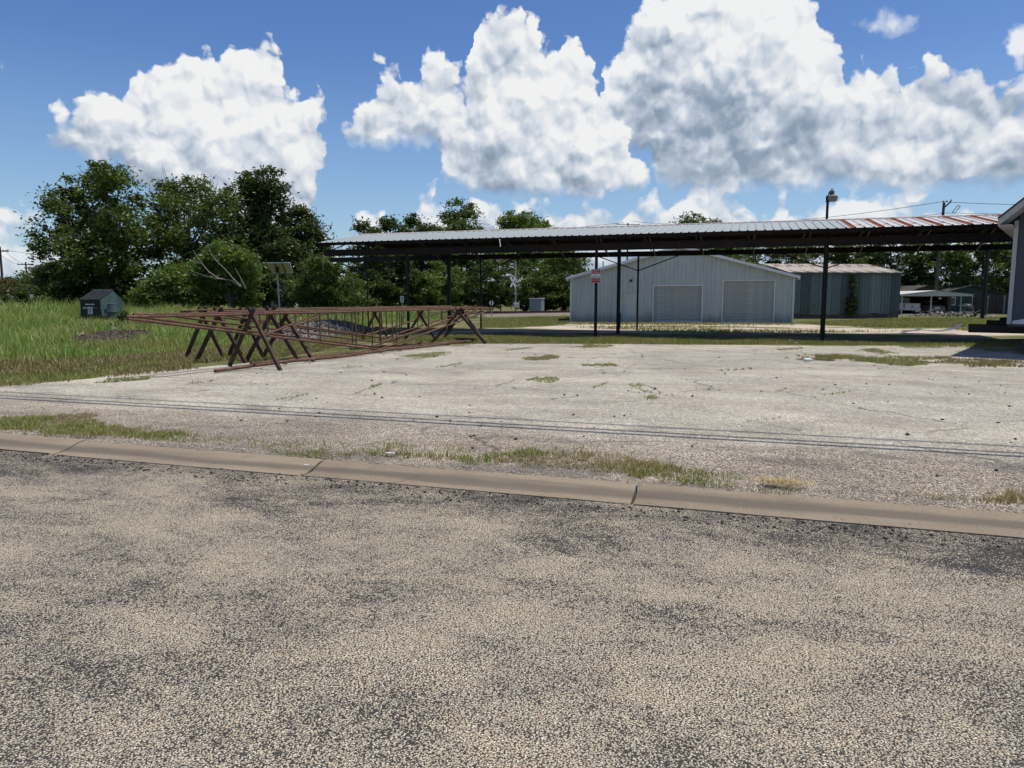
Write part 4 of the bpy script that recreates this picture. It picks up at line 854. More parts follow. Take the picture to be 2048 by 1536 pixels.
# ------------------------------------------------------------------ old blue-grey shed
fo = Face((1578, 637.6), (1797, 637.0)); W2 = fo.w; zt = fo.at(1700, 545)[1]
ob = thing('metal_shed', 'old blue-grey sheet metal shed with rusty roof', 'shed', tuple(fo.a), fo.rot)
zb = fo.at(1700, 627.5)[1]; k = 11
for i in range(k):
    mb = MB(); xa, xb = W2*i/k, W2*(i+1)/k - .006; rgp = random.Random(i*7); z0 = zb + rgp.uniform(-.10, .06)
    pr = rib_profile(3, (xb-xa)/3, .05, .12, .05, xa); dy = rgp.uniform(0, .02); lz0 = rgp.uniform(-.03, .03)
    sheet_panel(mb, pr, lambda x: (x, -dy, z0), lambda x: (x, -dy, zt), (0, -1, 0), .01); mb.build('wall_panel', M_OLD[[0,1,0,2,0,1,1,0,2,0,1][i]], ob)
mb = MB(); mb.box(.05, W2-.05, .05, .25, -.05, zb+.15); mb.build('foundation', simple('dirty_block', (.10,.085,.07), .95, .4, 2.5, stain=(.03,.03,.03), stain_amt=.7, stain_scale=1.5, bmp=.4), ob)
mb = MB(); mb.box(W2-.04, W2, .06, 9.9, 0, zt); mb.box(0, .04, .06, 9.9, 0, zt); mb.box(.05, W2-.05, 9.9, 9.94, 0, zt); mb.build('side_wall', M_OLD[1], ob)
zrd = zt + .95; rp = .36; nr = int((W2+.3)/(rp*3)); rp = (W2+.3)/(nr*3)
for i in range(nr):
    mb = MB(); pr = rib_profile(3, rp, .04, .10, .05, 0); nn = Vector((0, -(zrd-zt), 5.0)).normalized()
    sheet_panel(mb, pr, lambda x: (x, -.28, zt - .03), lambda x: (x, 5.0, zrd), tuple(nn)); o = mb.build('roof_panel', M_OLDROOF, ob); o.location.x = -.15 + i*rp*3
    mb = MB(); nn = Vector((0, (zrd-zt), 5.0)).normalized(); sheet_panel(mb, pr, lambda x: (x, 10.2, zt - .03), lambda x: (x, 5.01, zrd), tuple(nn)); o = mb.build('roof_panel', M_OLDROOF, ob); o.location.x = -.15 + i*rp*3
mb = MB(); mb.bar((-.15, -.30, zt-.07), (W2+.15, -.30, zt-.07), .03, .14); mb.build('eave_trim', M_OLD[1], ob)
mb = MB(); mb.add([(W2-.02, .05, zt), (W2-.02, 9.95, zt), (W2-.02, 5, zrd-.03), (W2-.06, .05, zt), (W2-.06, 9.95, zt), (W2-.06, 5, zrd-.03)], [(0,1,2),(5,4,3),(0,3,4,1),(1,4,5,2),(2,5,3,0)]); mb.build('gable_end', M_OLD[0], ob)
# vine on the wall
vl = []; o0 = fo.a
for px, py, rx, ry in [(1707,560,7,12),(1705,575,6,12),(1708,588,5,10),(1698,600,10,9),(1703,612,9,10),(1712,605,5,14),(1700,624,10,8)]:
    x, z = fo.at(px, py, -.25); p = fo.a[:2] + fo.u*x - fo.n*.22; kk = p[1]/F_PX; vl.append((p[0], p[1], z, rx*kk, .16, ry*kk))
tree('vine', 'dark vine climbing the front wall of the old shed', 'vine', vl[-1][:2], vl, 1500, LEAF[0], 71, .11, .03, clump=.14, limbs=False)

# ------------------------------------------------------------------ house standing on steel beams, right edge
NF = 24.05; tip = at_n(1995.5, NF, py=452); st = lot(tip)[0]; zt_ = ad(1995, 452, tip[1])[2]
hs = thing('house_on_beams', 'dark blue sided house raised on steel beams, cut by the right edge', 'house', tuple(unlot(st, NF)) + (0,), R(-38))
M_SID = simple('siding_navy', (.054,.062,.080), .6, .10, 2, stretch=(1, 1, .2)); M_HTRIM = simple('house_trim', (.40,.40,.40), .6, .06, 2); M_SHING = simple('shingles', (.05,.045,.042), .9, .25, 10, bmp=.3)
xw, yw, zbt, HW, HD = .32, 1.30, ad(2021, 646, 21.9)[2], 7.2, 11.0
pit = math.tan(R(42)); xr = HW/2 + xw; zw = zt_ + .05
# siding boards of the gable wall, each its own board
for i in range(14):
    xa = xw + .10 + i*(HW-.2)/14; xb = xa + (HW-.2)/14 - .012; zz = lambda x: zw + pit*(min(x, 2*xr - x)) - .06
    mb = MB(); zm = zz(xr) if xa < xr < xb else None
    poly = [(xa, zbt), (xb, zbt), (xb, zz(xb))] + ([(xr, zm)] if zm else []) + [(xa, zz(xa))]
    mb.prism(poly, yw, yw+.03, 'y'); mb.build('siding_board', M_SID, hs)
mb = MB(); poly = [(xw+.05, zbt), (xw+HW-.05, zbt), (xw+HW-.05, zz(xw+HW-.05)-.02), (xr, zz(xr)-.02), (xw+.05, zz(xw+.05)-.02)]; mb.prism(poly, yw+.035, yw+.12, 'y'); mb.prism(poly, yw+HD-.1, yw+HD, 'y'); mb.box(xw+.02, xw+.10, yw+.04, yw+HD, zbt, zw+pit*xw-.1); mb.box(xw+HW-.10, xw+HW-.02, yw+.04, yw+HD, zbt, zw+pit*xw-.1); mb.box(xw, xw+HW, yw+.04, yw+HD, zbt-.10, zbt-.01); mb.build('wall', M_SID, hs)
mb = MB(); mb.box(xw-.02, xw+.09, yw-.02, yw+.05, zbt-.02, zw+pit*xw-.10); mb.box(xw+HW-.09, xw+HW+.02, yw-.02, yw+.05, zbt-.02, zw+pit*xw-.10); mb.build('corner_trim', M_HTRIM, hs)
for i in range(9):                                             # torn house wrap along the wall foot
    rgp = random.Random(i); a = xw + .12 + i*.42; mb = MB(); hts = [rgp.uniform(.05, .16) for _ in range(4)]
    mb.prism([(a, zbt-.02), (a+.40, zbt-.02), (a+.40, zbt+hts[0]), (a+.27, zbt+hts[1]), (a+.12, zbt+hts[2]), (a, zbt+hts[3])], yw-.012, yw-.006, 'y'); mb.build('torn_wrap', simple('house_wrap', (.55,.58,.62), .7, .1, 3) if i == 0 else MATS['house_wrap'], hs)
for sgn in (0, 1):
    m_ = (lambda x: x) if sgn == 0 else (lambda x: 2*xr - x)
    mb = MB(); P = [(m_(0.0), zw+.14), (m_(xr), zw+pit*xr+.14), (m_(xr), zw+pit*xr+.20), (m_(-.02), zw+.18)]
    if sgn: P = P[::-1]
    mb.prism(P, -.03, HD+.6, 'y'); mb.build('roof_slope', M_SHING, hs)
    mb = MB(); P = [(m_(0.0), zt_), (m_(xr), zt_+pit*xr), (m_(xr), zw+pit*xr+.138), (m_(0.0), zw+.138)]
    if sgn: P = P[::-1]
    mb.prism(P, -.005, .03, 'y'); mb.build('rake_board', M_HTRIM, hs)
    mb = MB(); P = [(m_(.02), zt_+.03), (m_(xr), zt_+pit*(xr-.02)+.03), (m_(xr), zt_+pit*(xr-.02)+.05), (m_(.02), zt_+.05)]
    if sgn: P = P[::-1]
    mb.prism(P, .032, yw-.022, 'y'); mb.build('soffit', M_HTRIM, hs)
    mb = MB(); xa, xb = sorted((m_(0.0), m_(.03))); mb.box(xa, xb, .035, HD+.5, zt_, zw+.135); mb.build('fascia', M_HTRIM, hs)
    mb = MB(); xa, xb = sorted((m_(.03), m_(xw+.02))); mb.box(xa, xb, .035, HD+.5, zt_+.01, zt_+.03); mb.build('eave_soffit', M_HTRIM, hs)
zb1 = zbt + .02
for y in (yw + .55, yw + 6.0, yw + 11.5):                      # cross beams sticking out to the left
    mb = MB(); x0 = SLx = -.72
    mb.box(x0-.12, xw+HW+.6, y-.11, y+.11, zb1-.075, zb1-.115+.04); mb.box(x0, xw+HW+.5, y-.012, y+.012, zb1-.30, zb1-.076); mb.box(x0+.02, xw+HW+.5, y-.11, y+.11, zb1-.335, zb1-.30); mb.build('steel_beam', STEELBK, hs)
for x in (xw + .55, xw + HW - .8):
    mb = MB(); mb.box(x-.10, x+.10, yw-.1, yw+HD, zb1-.50, zb1-.34); mb.build('steel_beam', STEELBK, hs)
for x in (xw + .7, xw + HW - .7):
    for y in (yw + .6, yw + 6.0, yw + 11.5):
        for kz in range(3):
            mb = MB(); h0 = kz*(zb1-.51)/3; h1 = (kz+1)*(zb1-.51)/3 - .006; a, b_ = (.45, .09) if kz % 2 else (.09, .45)
            for s_ in (-1, 1): mb.box(x+s_*.25-min(a, .09) if a < b_ else x-a, x+s_*.25+min(a, .09) if a < b_ else x+a, (y-b_) if a < b_ else y+s_*.25-.09, (y+b_) if a < b_ else y+s_*.25+.09, h0, h1)
            mb.build('crib_block', WOODPOLE, hs)

# ------------------------------------------------------------------ pipe trusses stored upside down on trestles
TL = gp(556, 741)                                               # near trestle foot
P17 = np.array([-6.17, 17.0]); TD = np.array([.396, .918]); TD /= np.linalg.norm(TD); TP = np.array([TD[1], -TD[0]])   # along / across
def trow(along, across): q_ = P17 + TD*along + TP*across; return q_
rot_t = math.atan2(TD[1], TD[0])
def truss(along, across, L, hgt, z, label, seed, sag=.04, rot=0.0):
    rgp = random.Random(seed); p = trow(along, across); t = thing('pipe_truss', label, 'roof truss', (p[0], p[1], z), rot_t + rot, 'pipe trusses stacked upside down')
    r = .028; pk = L*.51
    zc = lambda x: sag*math.sin(x*1.1+seed) * .5                  # old pipe is never straight
    bt = lambda x: -hgt*(x/pk if x < pk else (L-x)/(L-pk)) - .03
    MB().tube([(x, zc(x)*.6, zc(x*1.3)*.5) for x in np.linspace(0, L, 9)], r, 8).build('top_chord', RUST, t, True)
    MB().tube([(x, zc(x+2)*.6, bt(x)) for x in np.linspace(.02, pk, 6)], r, 8).build('sloping_chord', RUST, t, True)
    MB().tube([(x, zc(x+2)*.6, bt(x)) for x in np.linspace(pk, L-.02, 6)], r, 8).build('sloping_chord', RUST, t, True)
    for f in (.22, .34, .44, .51, .58, .68, .79):
        x = L*f + rgp.uniform(-.2, .2)
        MB().tube([(x, zc(x)*.6, -.02), (x + rgp.uniform(-.05, .05), zc(x+2)*.6, bt(x) + .02)], .022, 6).build('web', RUST, t, True)
    if seed % 2:
        MB().tube([(L*.34, 0, -.03), (L*.22, 0, bt(L*.22))], .024, 6).build('web', RUST, t, True)
truss(-3.2, .00, 16.9, 1.14, 1.27, 'nearest rusty pipe truss of the row, its tip reaching farthest left', 1)
truss(-2.7, -.42, 16.6, 1.10, 1.30, 'second rusty pipe truss from the near side of the row', 2, rot=R(.6))
truss(-1.2, -1.05, 16.3, 1.05, 1.27, 'third rusty pipe truss, its cut pipe end showing left of the trestles', 3, rot=R(-.5))
truss(.6, -1.9, 15.8, 1.02, 1.31, 'fourth rusty pipe truss, behind the middle of the row', 4, rot=R(.4))
truss(.8, -3.0, 15.6, 1.0, 1.33, 'farthest rusty pipe truss at the back of the row', 5, rot=R(-.3))
trs = {}
def trestle(a_px, b_px, apex_px, label, seed, D0=None, D1=None):
    a = gp(*a_px) if D0 is None else at_D(a_px[0], D0); b = gp(*b_px) if D1 is None else at_D(b_px[0], D1); c = (a + b)/2
    z = ad(apex_px[0], apex_px[1], c[1])[2]; z = min(1.52, max(1.22, z)); rot = math.atan2(b[1]-a[1], b[0]-a[0]); w = np.hypot(*(b-a)[:2])/2
    t = thing('trestle', label, 'trestle', (c[0], c[1], 0), rot, 'steel trestles under the trusses'); ov = .10
    f = (z + ov*0)/z
    MB().channel((-w, 0, 0), (.14, 0, z), .09, .06, .012, (0, 1, 0)).build('leg', RUSTDK, t)
    MB().channel((w, .065, 0), (-.14, .065, z), .09, .06, .012, (0, 1, 0)).build('leg', RUSTDK, t)
    MB().tube([(-.02, -.05, z*.86), (-.02, .13, z*.86)], .03, 8).build('pin', RUSTDK, t)
    return t
def at_D(px, D): p = ad(px, 600, D); return np.array([p[0], p[1], 0.0])
trestle((459, 732), (556, 741.5), (498, 617), 'nearest big trestle of crossed channels, standing on the gravel', 1)
trestle((392, 724), (488, 727), (439, 616), 'trestle second from the left, its foot in the dry grass', 2)
trestle((492, 723), (596, 724), (539, 613), 'trestle with V shaped horns just behind the nearest one', 3)
trestle((524, 718), (624, 724), (566, 622), 'trestle on the right of the near group', 4)
trestle((366, 0), (440, 0), (391, 615), 'leftmost trestle standing in the tall grass', 5, 20.2, 20.0)
trestle((452, 0), (520, 0), (482, 616), 'trestle in the tall grass behind the near group', 6, 20.6, 20.4)
trestle((863, 687), (971, 688), (917, 616), 'far end trestle nearest to the lot, right of the others', 7)
trestle((886, 679), (966, 684), (930, 617), 'far end trestle right behind the rightmost one', 8)
trestle((806, 0), (872, 0), (845, 617), 'far end trestle in the middle under the canopy edge', 9, 28.0, 28.0)
trestle((722, 0), (775, 0), (744, 616), 'far end trestle at the back in front of the grey post', 10, 29.2, 29.0)
# the flat pipe frame lying on the ground in front
ga, gb = gp(430, 747.5), gp(952, 684.5); L = np.hypot(*(gb-ga)[:2]); fr_ = thing('pipe_ladder', 'long flat ladder of rusty pipe lying on the gravel', 'pipe ladder', tuple(ga), math.atan2(gb[1]-ga[1], gb[0]-ga[0]))
MB().tube([(x, .02*math.sin(x), .06 + .03*math.sin(x*.7)**2) for x in np.linspace(0, L, 12)], .040, 8).build('rail', RUST, fr_, True)
MB().tube([(x, .46 + .03*math.sin(x*.8+1), .06 + .02*math.sin(x*.5+1)**2) for x in np.linspace(1.6, L+.4, 12)], .038, 8).build('rail', RUST, fr_, True)
for x in np.arange(2.2, L, 1.05):
    MB().tube([(x, -.10, .05), (x+.03, .48, .07)], .022, 6).build('rung', RUST, fr_, True)
MB().bar((L-.4, -.15, .12), (L-.2, .75, .12), .12, .10).build('end_plate', RUSTDK, fr_)
for i, (a, b_, lab) in enumerate([((700,700),(940,683),'loose rusty pipe lying behind the flat frame'), ((880,690),(985,674),'short loose pipe at the far end of the flat frame')]):
    p, q_ = gp(*a), gp(*b_); t = thing('loose_pipe', lab, 'pipe', tuple(p), math.atan2(q_[1]-p[1], q_[0]-p[0])); MB().tube([(0, 0, .05), (np.hypot(*(q_-p)[:2]), 0, .055)], .04, 8).build('pipe', RUST, t, True)

# ------------------------------------------------------------------ overhead street cables (their shadows cross the lot)
for i, (n, z, r) in enumerate([(9.08 + .13*8.2, 8.2, .026), (8.80 + .13*7.6, 7.6, .034), (8.68 + .13*7.4, 7.4, .038)]):
    t = thing('power_cable', ['upper thin street cable overhead', 'middle street cable overhead', 'lowest street cable overhead'][i], 'cable', tuple(unlot(-45, n)) + (0,), LOT)
    MB().tube([(x, .12*math.sin(x*.05+i), z + .9*((x-45)/45)**2) for x in np.linspace(0, 90, 19)], r, 6).build('strand', STEELBK, t, True)
for k, s_ in enumerate((-45.3, 45.3)):
    p = unlot(s_, 9.75); t = thing('street_pole', ['wooden street pole outside the picture on the left', 'wooden street pole outside the picture on the right'][k], 'utility pole', tuple(p) + (0,), LOT)
    MB().tube([(0, 0, -.2), (0, 0, 10.2)], [.16, .11], 10).build('pole', WOODPOLE, t, True); MB().bar((0, -.9, 9.2), (0, .9, 9.2), .1, .12).build('crossarm', WOODPOLE, t)

# ------------------------------------------------------------------ utility poles and wires
def upole(px, D, ytop, label, r=.17, arm_w=2.4, arms=(.55,), rot=.3, horns=False, lean=0.0):
    b = at_D(px, D); h = ad(px, ytop, D)[2]; t = thing('utility_pole', label, 'utility pole', tuple(b), rot, 'wooden utility poles')
    MB().tube([(0, 0, -.2), (lean*h*.5, 0, h*.5), (lean*h, 0, h)], [r, r*.85, r*.7], 10).build('pole', WOODPOLE, t, True)
    for a in arms:
        z = h - a; MB().bar((lean*h-arm_w/2, -.12, z), (lean*h+arm_w/2, -.12, z), .10, .12).build('crossarm', WOODPOLE, t)
        for x in (-.46, -.2, .2, .46): MB().lathe([(.03, 0), (.06, .03), (.045, .09), (.07, .11), (.03, .17)], 8, (lean*h + x*arm_w, -.12, z+.06)).build('insulator', GREYPAINT, t, True)
    if horns:
        MB().bar((lean*h, -.1, h-.6), (lean*h+.75, -.1, h+.1), .12, .14).build('crossarm', WOODPOLE, t)
        for x, z in ((-.15, 0), (.25, .02), (.75, .12)): MB().lathe([(.05, 0), (.10, .05), (.07, .15), (.11, .18), (.05, .28)], 8, (lean*h+x, -.1, h+z)).build('insulator', GREYPAINT, t, True)
        MB().bar((lean*h+1.0, -.1, h-1.15), (lean*h+1.6, -.1, h-.35), .06, .05).build('cutout', STEELBK, t); MB().bar((lean*h+1.3, -.1, h-1.25), (lean*h+1.9, -.1, h-.45), .06, .05).build('cutout', STEELBK, t)
        MB().bar((lean*h+1.0, -.1, h-1.15), (lean*h+1.3, -.1, h-1.25), .05, .05).build('cutout', STEELBK, t); MB().bar((lean*h+1.6, -.1, h-.35), (lean*h+1.9, -.1, h-.45), .05, .05).build('cutout', STEELBK, t)
    return np.array([b[0], b[1], h])
pA = upole(1869, 88, 405, 'tall utility pole behind the canopy in front of the carport', .21, arms=(), horns=True, rot=0, lean=.028)
pB = upole(1253, 150, 446, 'far utility pole top just above the canopy roof', .2, 5.0, (.3, 1.3), rot=.2)
pC = upole(8, 80, 493, 'leftmost utility pole with one crossarm', .15, 1.9, (.5,), rot=.1)
pD = upole(57, 115, 524, 'smaller far utility pole right of the leftmost one', .15, 2.3, (.4,), rot=.2)
st_ = thing('pole_stub', 'thick dark pole under the canopy left of the house', 'pole', tuple(at_D(1967, 61)), 0); MB().tube([(0, 0, -.1), (.06, 0, 6.2)], [.15, .135], 12).build('pole', STEELBK, st_, True)
def wire(a, b, sag, label, r=.022):
    a = np.array(a); b = np.array(b); t = thing('overhead_wire', label, 'wire', tuple(a), 0); v = b - a
    MB().tube([tuple(v*f - np.array([0, 0, 4*sag*f*(1-f)])) for f in np.linspace(0, 1, 15)], r, 5).build('strand', STEELBK, t, True)
wire(pA + [.2, 0, .1], pB + [1.2, 0, .3], 1.5, 'upper wire from the tall pole to the far pole left', .03)
wire(pA + [.9, 0, -1.2], pB + [-1.2, 0, -.6], 1.5, 'lower wire from the tall pole to the far pole left', .026)
wire(pA + [.2, 0, .1], ad(2300, 404, 70), .3, 'upper wire from the tall pole towards the right edge', .026); wire(pA + [.9, 0, -1.2], ad(2300, 415, 70), .3, 'lower wire from the tall pole towards the right edge', .022)
wire(pB + [-1.0, 0, .1], ad(700, 478, 200), 1.0, 'faint wire running left from the far pole', .035)
for i, dx in enumerate((-.5, .5)): wire(pC + [dx, 0, -.4], pD + [dx, 0, -.3], .5, ['left wire between the two poles at the left edge', 'right wire between the two poles at the left edge'][i], .02)
wire(pC + [.5, 0, -.4], ad(300, 520, 110), .4, 'wire running right from the leftmost pole into the trees', .02)

# ------------------------------------------------------------------ carport with two vehicles
DC = 80.0; ca = at_D(1800, DC); k_ = DC/F_PX
cpx = lambda px: (px - 1800)*k_
cpz = lambda py: CAM_H + (600 - py)*k_
cp = thing('carport', 'low white gabled carport sheltering two vehicles', 'carport', tuple(ca), 0)
M_FASC = simple('carport_fascia', (.46,.45,.41), .7, .08, 2)
x0, x1, xm_ = cpx(1797), cpx(1943), cpx(1868); ze_, zp_ = cpz(590), cpz(582)
for a, b_ in ((x0, xm_), (xm_, x1)):
    za, zb_ = (ze_, zp_) if a == x0 else (zp_, ze_)
    MB().prism([(a, za), (b_, zb_), (b_, zb_+.06), (a, za+.06)] , -.3, 7.0, 'y').build('roof_slope', M_FASC, cp)
MB().prism([(x0+.1, ze_-.14), (x1-.1, ze_-.14), (x1-.1, ze_-.01), (xm_, zp_-.01), (x0+.1, ze_-.01)], -.25, -.15, 'y').build('gable_board', M_FASC, cp)
for px in (1804, 1862, 1921):
    for y in (0.0, 6.5): MB().box(cpx(px)-.05, cpx(px)+.05, y-.05, y+.05, 0, ze_-.1).build('post', M_FASC if px != 1921 else GREYPAINT, cp)
MB().box(x0+.2, x1-.4, 6.6, 6.75, 0, ze_-.05).build('back_wall', simple('brown_board', (.06,.045,.035), .9, .2, 3), cp)
MB().box(cpx(1911), cpx(1913), 1.5, 6.5, 0, ze_-.12).build('side_wall', MATS['brown_board'], cp)
MB().cbox(x0, x1-.2, -1.0, 6.8, 0, .06, .02).build('floor_slab', CONC, cp)
MB().cbox(cpx(1876), cpx(1880), -.2, .0, cpz(598), cpz(595.5), .03).build('flood_lamp', WHITEP, cp)
def wheel(par, x, y, r=.36, w=.24):
    wh = bpy.data.objects.new('wheel', None); COL.objects.link(wh); wh.parent = par; wh.location = (x, y, r + .06)
    MB().tube([(-w/2, 0, 0), (w/2, 0, 0)], r, 18).build('tyre', TYRE, wh, True); MB().tube([(-w/2-.01, 0, 0), (w/2+.01, 0, 0)], r*.6, 14).build('rim', GREYPAINT, wh, True)
def pickup(px, y0, W_=1.9):
    t = thing('pickup_truck', 'white pickup truck parked under the carport, tailgate to the street', 'truck', (ca[0] + cpx(px), DC + y0, 0), 0); h = W_/2
    body = simple('truck_white', (.50,.51,.50), .35, .05, 2); z0 = .52
    MB().prism([(.0, z0+.06), (2.1, z0+.06), (2.1, .98), (3.35, .98), (5.4, 1.02), (5.5, .70), (5.5, z0), (2.1, z0), (0, z0)], -h, h, 'x').build('body', body, t)
    MB().cbox(-h, -h+.10, 0, 2.1, z0+.05, 1.24, .02).cbox(h-.10, h, 0, 2.1, z0+.05, 1.24, .02).build('bed_side', body, t)
    MB().prism([(2.12, .98), (2.20, 1.80), (3.35, 1.82), (4.0, 1.08), (4.0, .98)], -h+.08, h-.08, 'x').build('cab', body, t)
    MB().box(-h+.22, h-.22, 2.10, 2.14, 1.28, 1.68).build('rear_window', GLASSDK, t)
    tg = MB().cbox(-h+.12, h-.12, -.06, .02, z0+.12, 1.22, .02).build('tailgate', body, t); MB().prism([(-.12, 1.02), (-.07, .985), (.07, .985), (.12, 1.02), (.07, 1.055), (-.07, 1.055)], -.068, -.06, 'y').build('emblem', BKSIGN, tg); MB().box(-.16, .16, -.066, -.06, .78, .88).build('licence_plate', BKSIGN, tg)
    MB().cbox(-h+.02, h-.02, -.20, -.04, z0-.04, z0+.10, .03).build('bumper', GALV, t)
    for s_ in (-1, 1): MB().cbox(s_*(h-.06)-.055, s_*(h-.06)+.055, -.05, .02, z0+.25, 1.15, .01).build('tail_light', REDSIGN, t)
    for y in (1.05, 4.45):
        for s_ in (-1, 1): wheel(t, s_*(h-.13), y)
pickup(1833.5, .9)
def sedan(px, y0, W_=1.75):
    t = thing('parked_car', 'dark grey car parked under the right half of the carport', 'car', (ca[0] + cpx(px), DC + y0, 0), 0); h = W_/2; body = simple('car_grey', (.17,.17,.19), .3, .05, 2)
    MB().prism([(0, .42), (-.02, .85), (.15, .98), (1.0, 1.0), (3.3, .98), (4.5, .80), (4.6, .45), (4.4, .30), (.1, .30)], -h, h, 'x').build('body', body, t)
    MB().prism([(.55, .98), (1.15, 1.40), (2.4, 1.44), (3.3, .98)], -h+.14, h-.14, 'x').build('cabin', GLASSDK, t); MB().prism([(1.2, 1.41), (2.35, 1.45), (2.35, 1.47), (1.2, 1.44)], -h+.16, h-.16, 'x').build('roof_panel', body, t)
    MB().cbox(-h+.02, h-.02, -.10, 0, .36, .56, .03).build('bumper', body, t); MB().box(-.26, .26, -.025, -.015, .66, .80).build('licence_plate', WHSIGN, t)
    for s_ in (-1, 1): MB().cbox(s_*(h-.25)-.2, s_*(h-.25)+.2, -.035, .02, .68, .84, .01).build('tail_light', REDSIGN, t)
    for y in (.9, 3.6):
        for s_ in (-1, 1): wheel(t, s_*(h-.11), y, .31, .2)
sedan(1888, 1.2)
ct = thing('garbage_cart', 'dark wheeled garbage cart beside the carport', 'trash cart', tuple(at_D(1925, 80.5)), .2)
MB().prism([(-.28, .1), (.28, .1), (.32, .95), (-.32, .95)], -.3, .3, 'y').build('bin', simple('cart_green', (.03,.07,.05), .6, .1, 3), ct); MB().cbox(-.35, .35, -.36, .33, .95, 1.02, .02).build('lid', GREYPAINT, ct)
mw = thing('covered_mower', 'dark rounded thing under a cover right of the carport', 'mower', tuple(at_D(1934, 82)), 0); MB().lathe([(.75, 0), (.8, .3), (.7, .9), (.45, 1.15), (.05, 1.2)], 12).build('cover', BLACKPL, mw, True)
# neighbour houses and fence
def small_house(px, D, w, h, rise, label, col, rot=0.0, depth=9):
    b = at_D(px, D); t = thing('neighbour_house', label, 'house', tuple(b), rot, 'low houses behind the carport'); m = simple('wall_'+label[:6], col, .8, .1, 2)
    MB().prism([(-w/2, 0), (w/2, 0), (w/2, h), (0, h+rise), (-w/2, h)], 0, depth, 'y').build('wall', m, t)
    for s_ in (-1, 1):
        P = [(s_*(w/2+.5), h-.2-.02), (0, h+rise+.02), (0, h+rise+.16), (s_*(w/2+.5), h-.2+.12)]; MB().prism(P if s_ > 0 else P[::-1], -.5, depth+.5, 'y').build('roof_slope', M_SHING, t)
    for x in (-w*.25, w*.25): f = MB().box(x-.5, x+.5, -.05, -.01, .9, 2.0).build('window', WHITEP, t); MB().box(x-.42, x+.42, -.06, -.052, .98, 1.92).build('pane', GLASSDK, f)
small_house(1850, 97, 7, 2.3, 1.1, 'brown gabled house peeking over the carport', (.07,.055,.045)); small_house(1940, 100, 10, 2.3, 1.2, 'teal gabled house behind the fence right of the carport', (.030,.052,.052))
M_FENCE = [simple('fence_board_%d' % i, c, .9, .25, 4, stretch=(3, 3, .3)) for i, c in enumerate([(.060,.052,.046), (.048,.043,.040), (.075,.064,.055)])]
fa, fb_ = at_D(1945, 86), at_D(2090, 76); fl = np.hypot(*(fb_-fa)[:2]); fn = thing('wooden_fence', 'dark wooden privacy fence between carport and house', 'fence', tuple(fa), math.atan2(fb_[1]-fa[1], fb_[0]-fa[0])); rgp = random.Random(4)
x = 0.0
while x < fl:
    w = .142; z = 2.05 + rgp.uniform(-.05, .05); MB().prism([(x, .03), (x+w-.008, .03), (x+w-.008, z-.04), (x+w-.04, z), (x+.03, z), (x, z-.04)], rgp.uniform(0, .02), .035, 'y').build('board', M_FENCE[rgp.randrange(3)], fn); x += w
for x in np.arange(0, fl, 2.4): MB().box(x, x+.09, -.09, -.002, 0, 2.1).build('post', GREYPAINT, fn)
# heap of cut branches and rubble on the lawn
def rubble(name, label, cat, pxs, n, size, mats, hgt, seed, group=None, flat=.6, sticks=0, mound=False):
    rgp = random.Random(seed); pts = [gp(*q_) for q_ in pxs]; c = np.mean(pts, 0); t = thing(name, label, cat, tuple(c), 0, group); sx = max(abs(p[0]-c[0]) for p in pts); sy = max(.6, max(abs(p[1]-c[1]) for p in pts))
    if mound:
        mb = MB(); nn = 26; fx = lambda r_, a_: hgt*(1-r_*r_)*(.80 + .16*math.sin(a_*3+seed) + .10*math.sin(a_*7)) - .03
        mb.v = [(0.0, 0.0, fx(0, 0))] + [(sx*r_*(1+.10*math.sin(a_*4+seed))*math.cos(a_), sy*r_*(1+.10*math.sin(a_*5))*math.sin(a_), fx(r_, a_) + rgp.uniform(-.03, .03)) for r_ in (.25, .5, .75, 1.0) for a_ in [6.2832*k/nn for k in range(nn)]]
        mb.f = [(0, 1+k, 1+(k+1) % nn) for k in range(nn)] + [(1+j*nn+k, 1+(j+1)*nn+k, 1+(j+1)*nn+(k+1) % nn, 1+j*nn+(k+1) % nn) for j in range(3) for k in range(nn)]; mb.mi = [0]*len(mb.f); mb.build('mound', mats[0], t, True)
    for m in mats:
        mb = MB()
        for _ in range(n//len(mats)):
            a = rgp.uniform(0, 6.283); r = math.sqrt(rgp.random()); x, y = sx*r*math.cos(a), sy*r*math.sin(a); z = hgt*(1-r*r)*(rgp.uniform(.3, 1) if not mound else rgp.uniform(.78, 1)); s_ = size*rgp.uniform(.4, 1.3)
            d = [Vector((rgp.gauss(0, 1), rgp.gauss(0, 1), rgp.gauss(0, flat))).normalized()*s_*rgp.uniform(.6, 1.2) for _ in range(3)]; p = Vector((x, y, z + s_*.3))
            mb.add([p+d[0], p-d[0], p+d[1], p-d[1], p+d[2], p-d[2]], [(0,2,4),(2,1,4),(1,3,4),(3,0,4),(2,0,5),(1,2,5),(3,1,5),(0,3,5)])
        o = mb.build('rubble', m, t); o['kind'] = 'stuff'
    for _ in range(sticks):
        a = rgp.uniform(0, 6.283); p = Vector((rgp.uniform(-sx, sx)*.8, rgp.uniform(-sy, sy)*.6, rgp.uniform(.05, hgt))); q_ = p + Vector((math.cos(a)*rgp.uniform(.5, 1.3), math.sin(a)*.7, rgp.uniform(-.1, .35)))
        MB().tube([p, (p+q_)/2 + Vector((0, 0, .06)), q_], [.035, .028, .012], 5).build('stick', BARK_PALE, t, True)
    return t
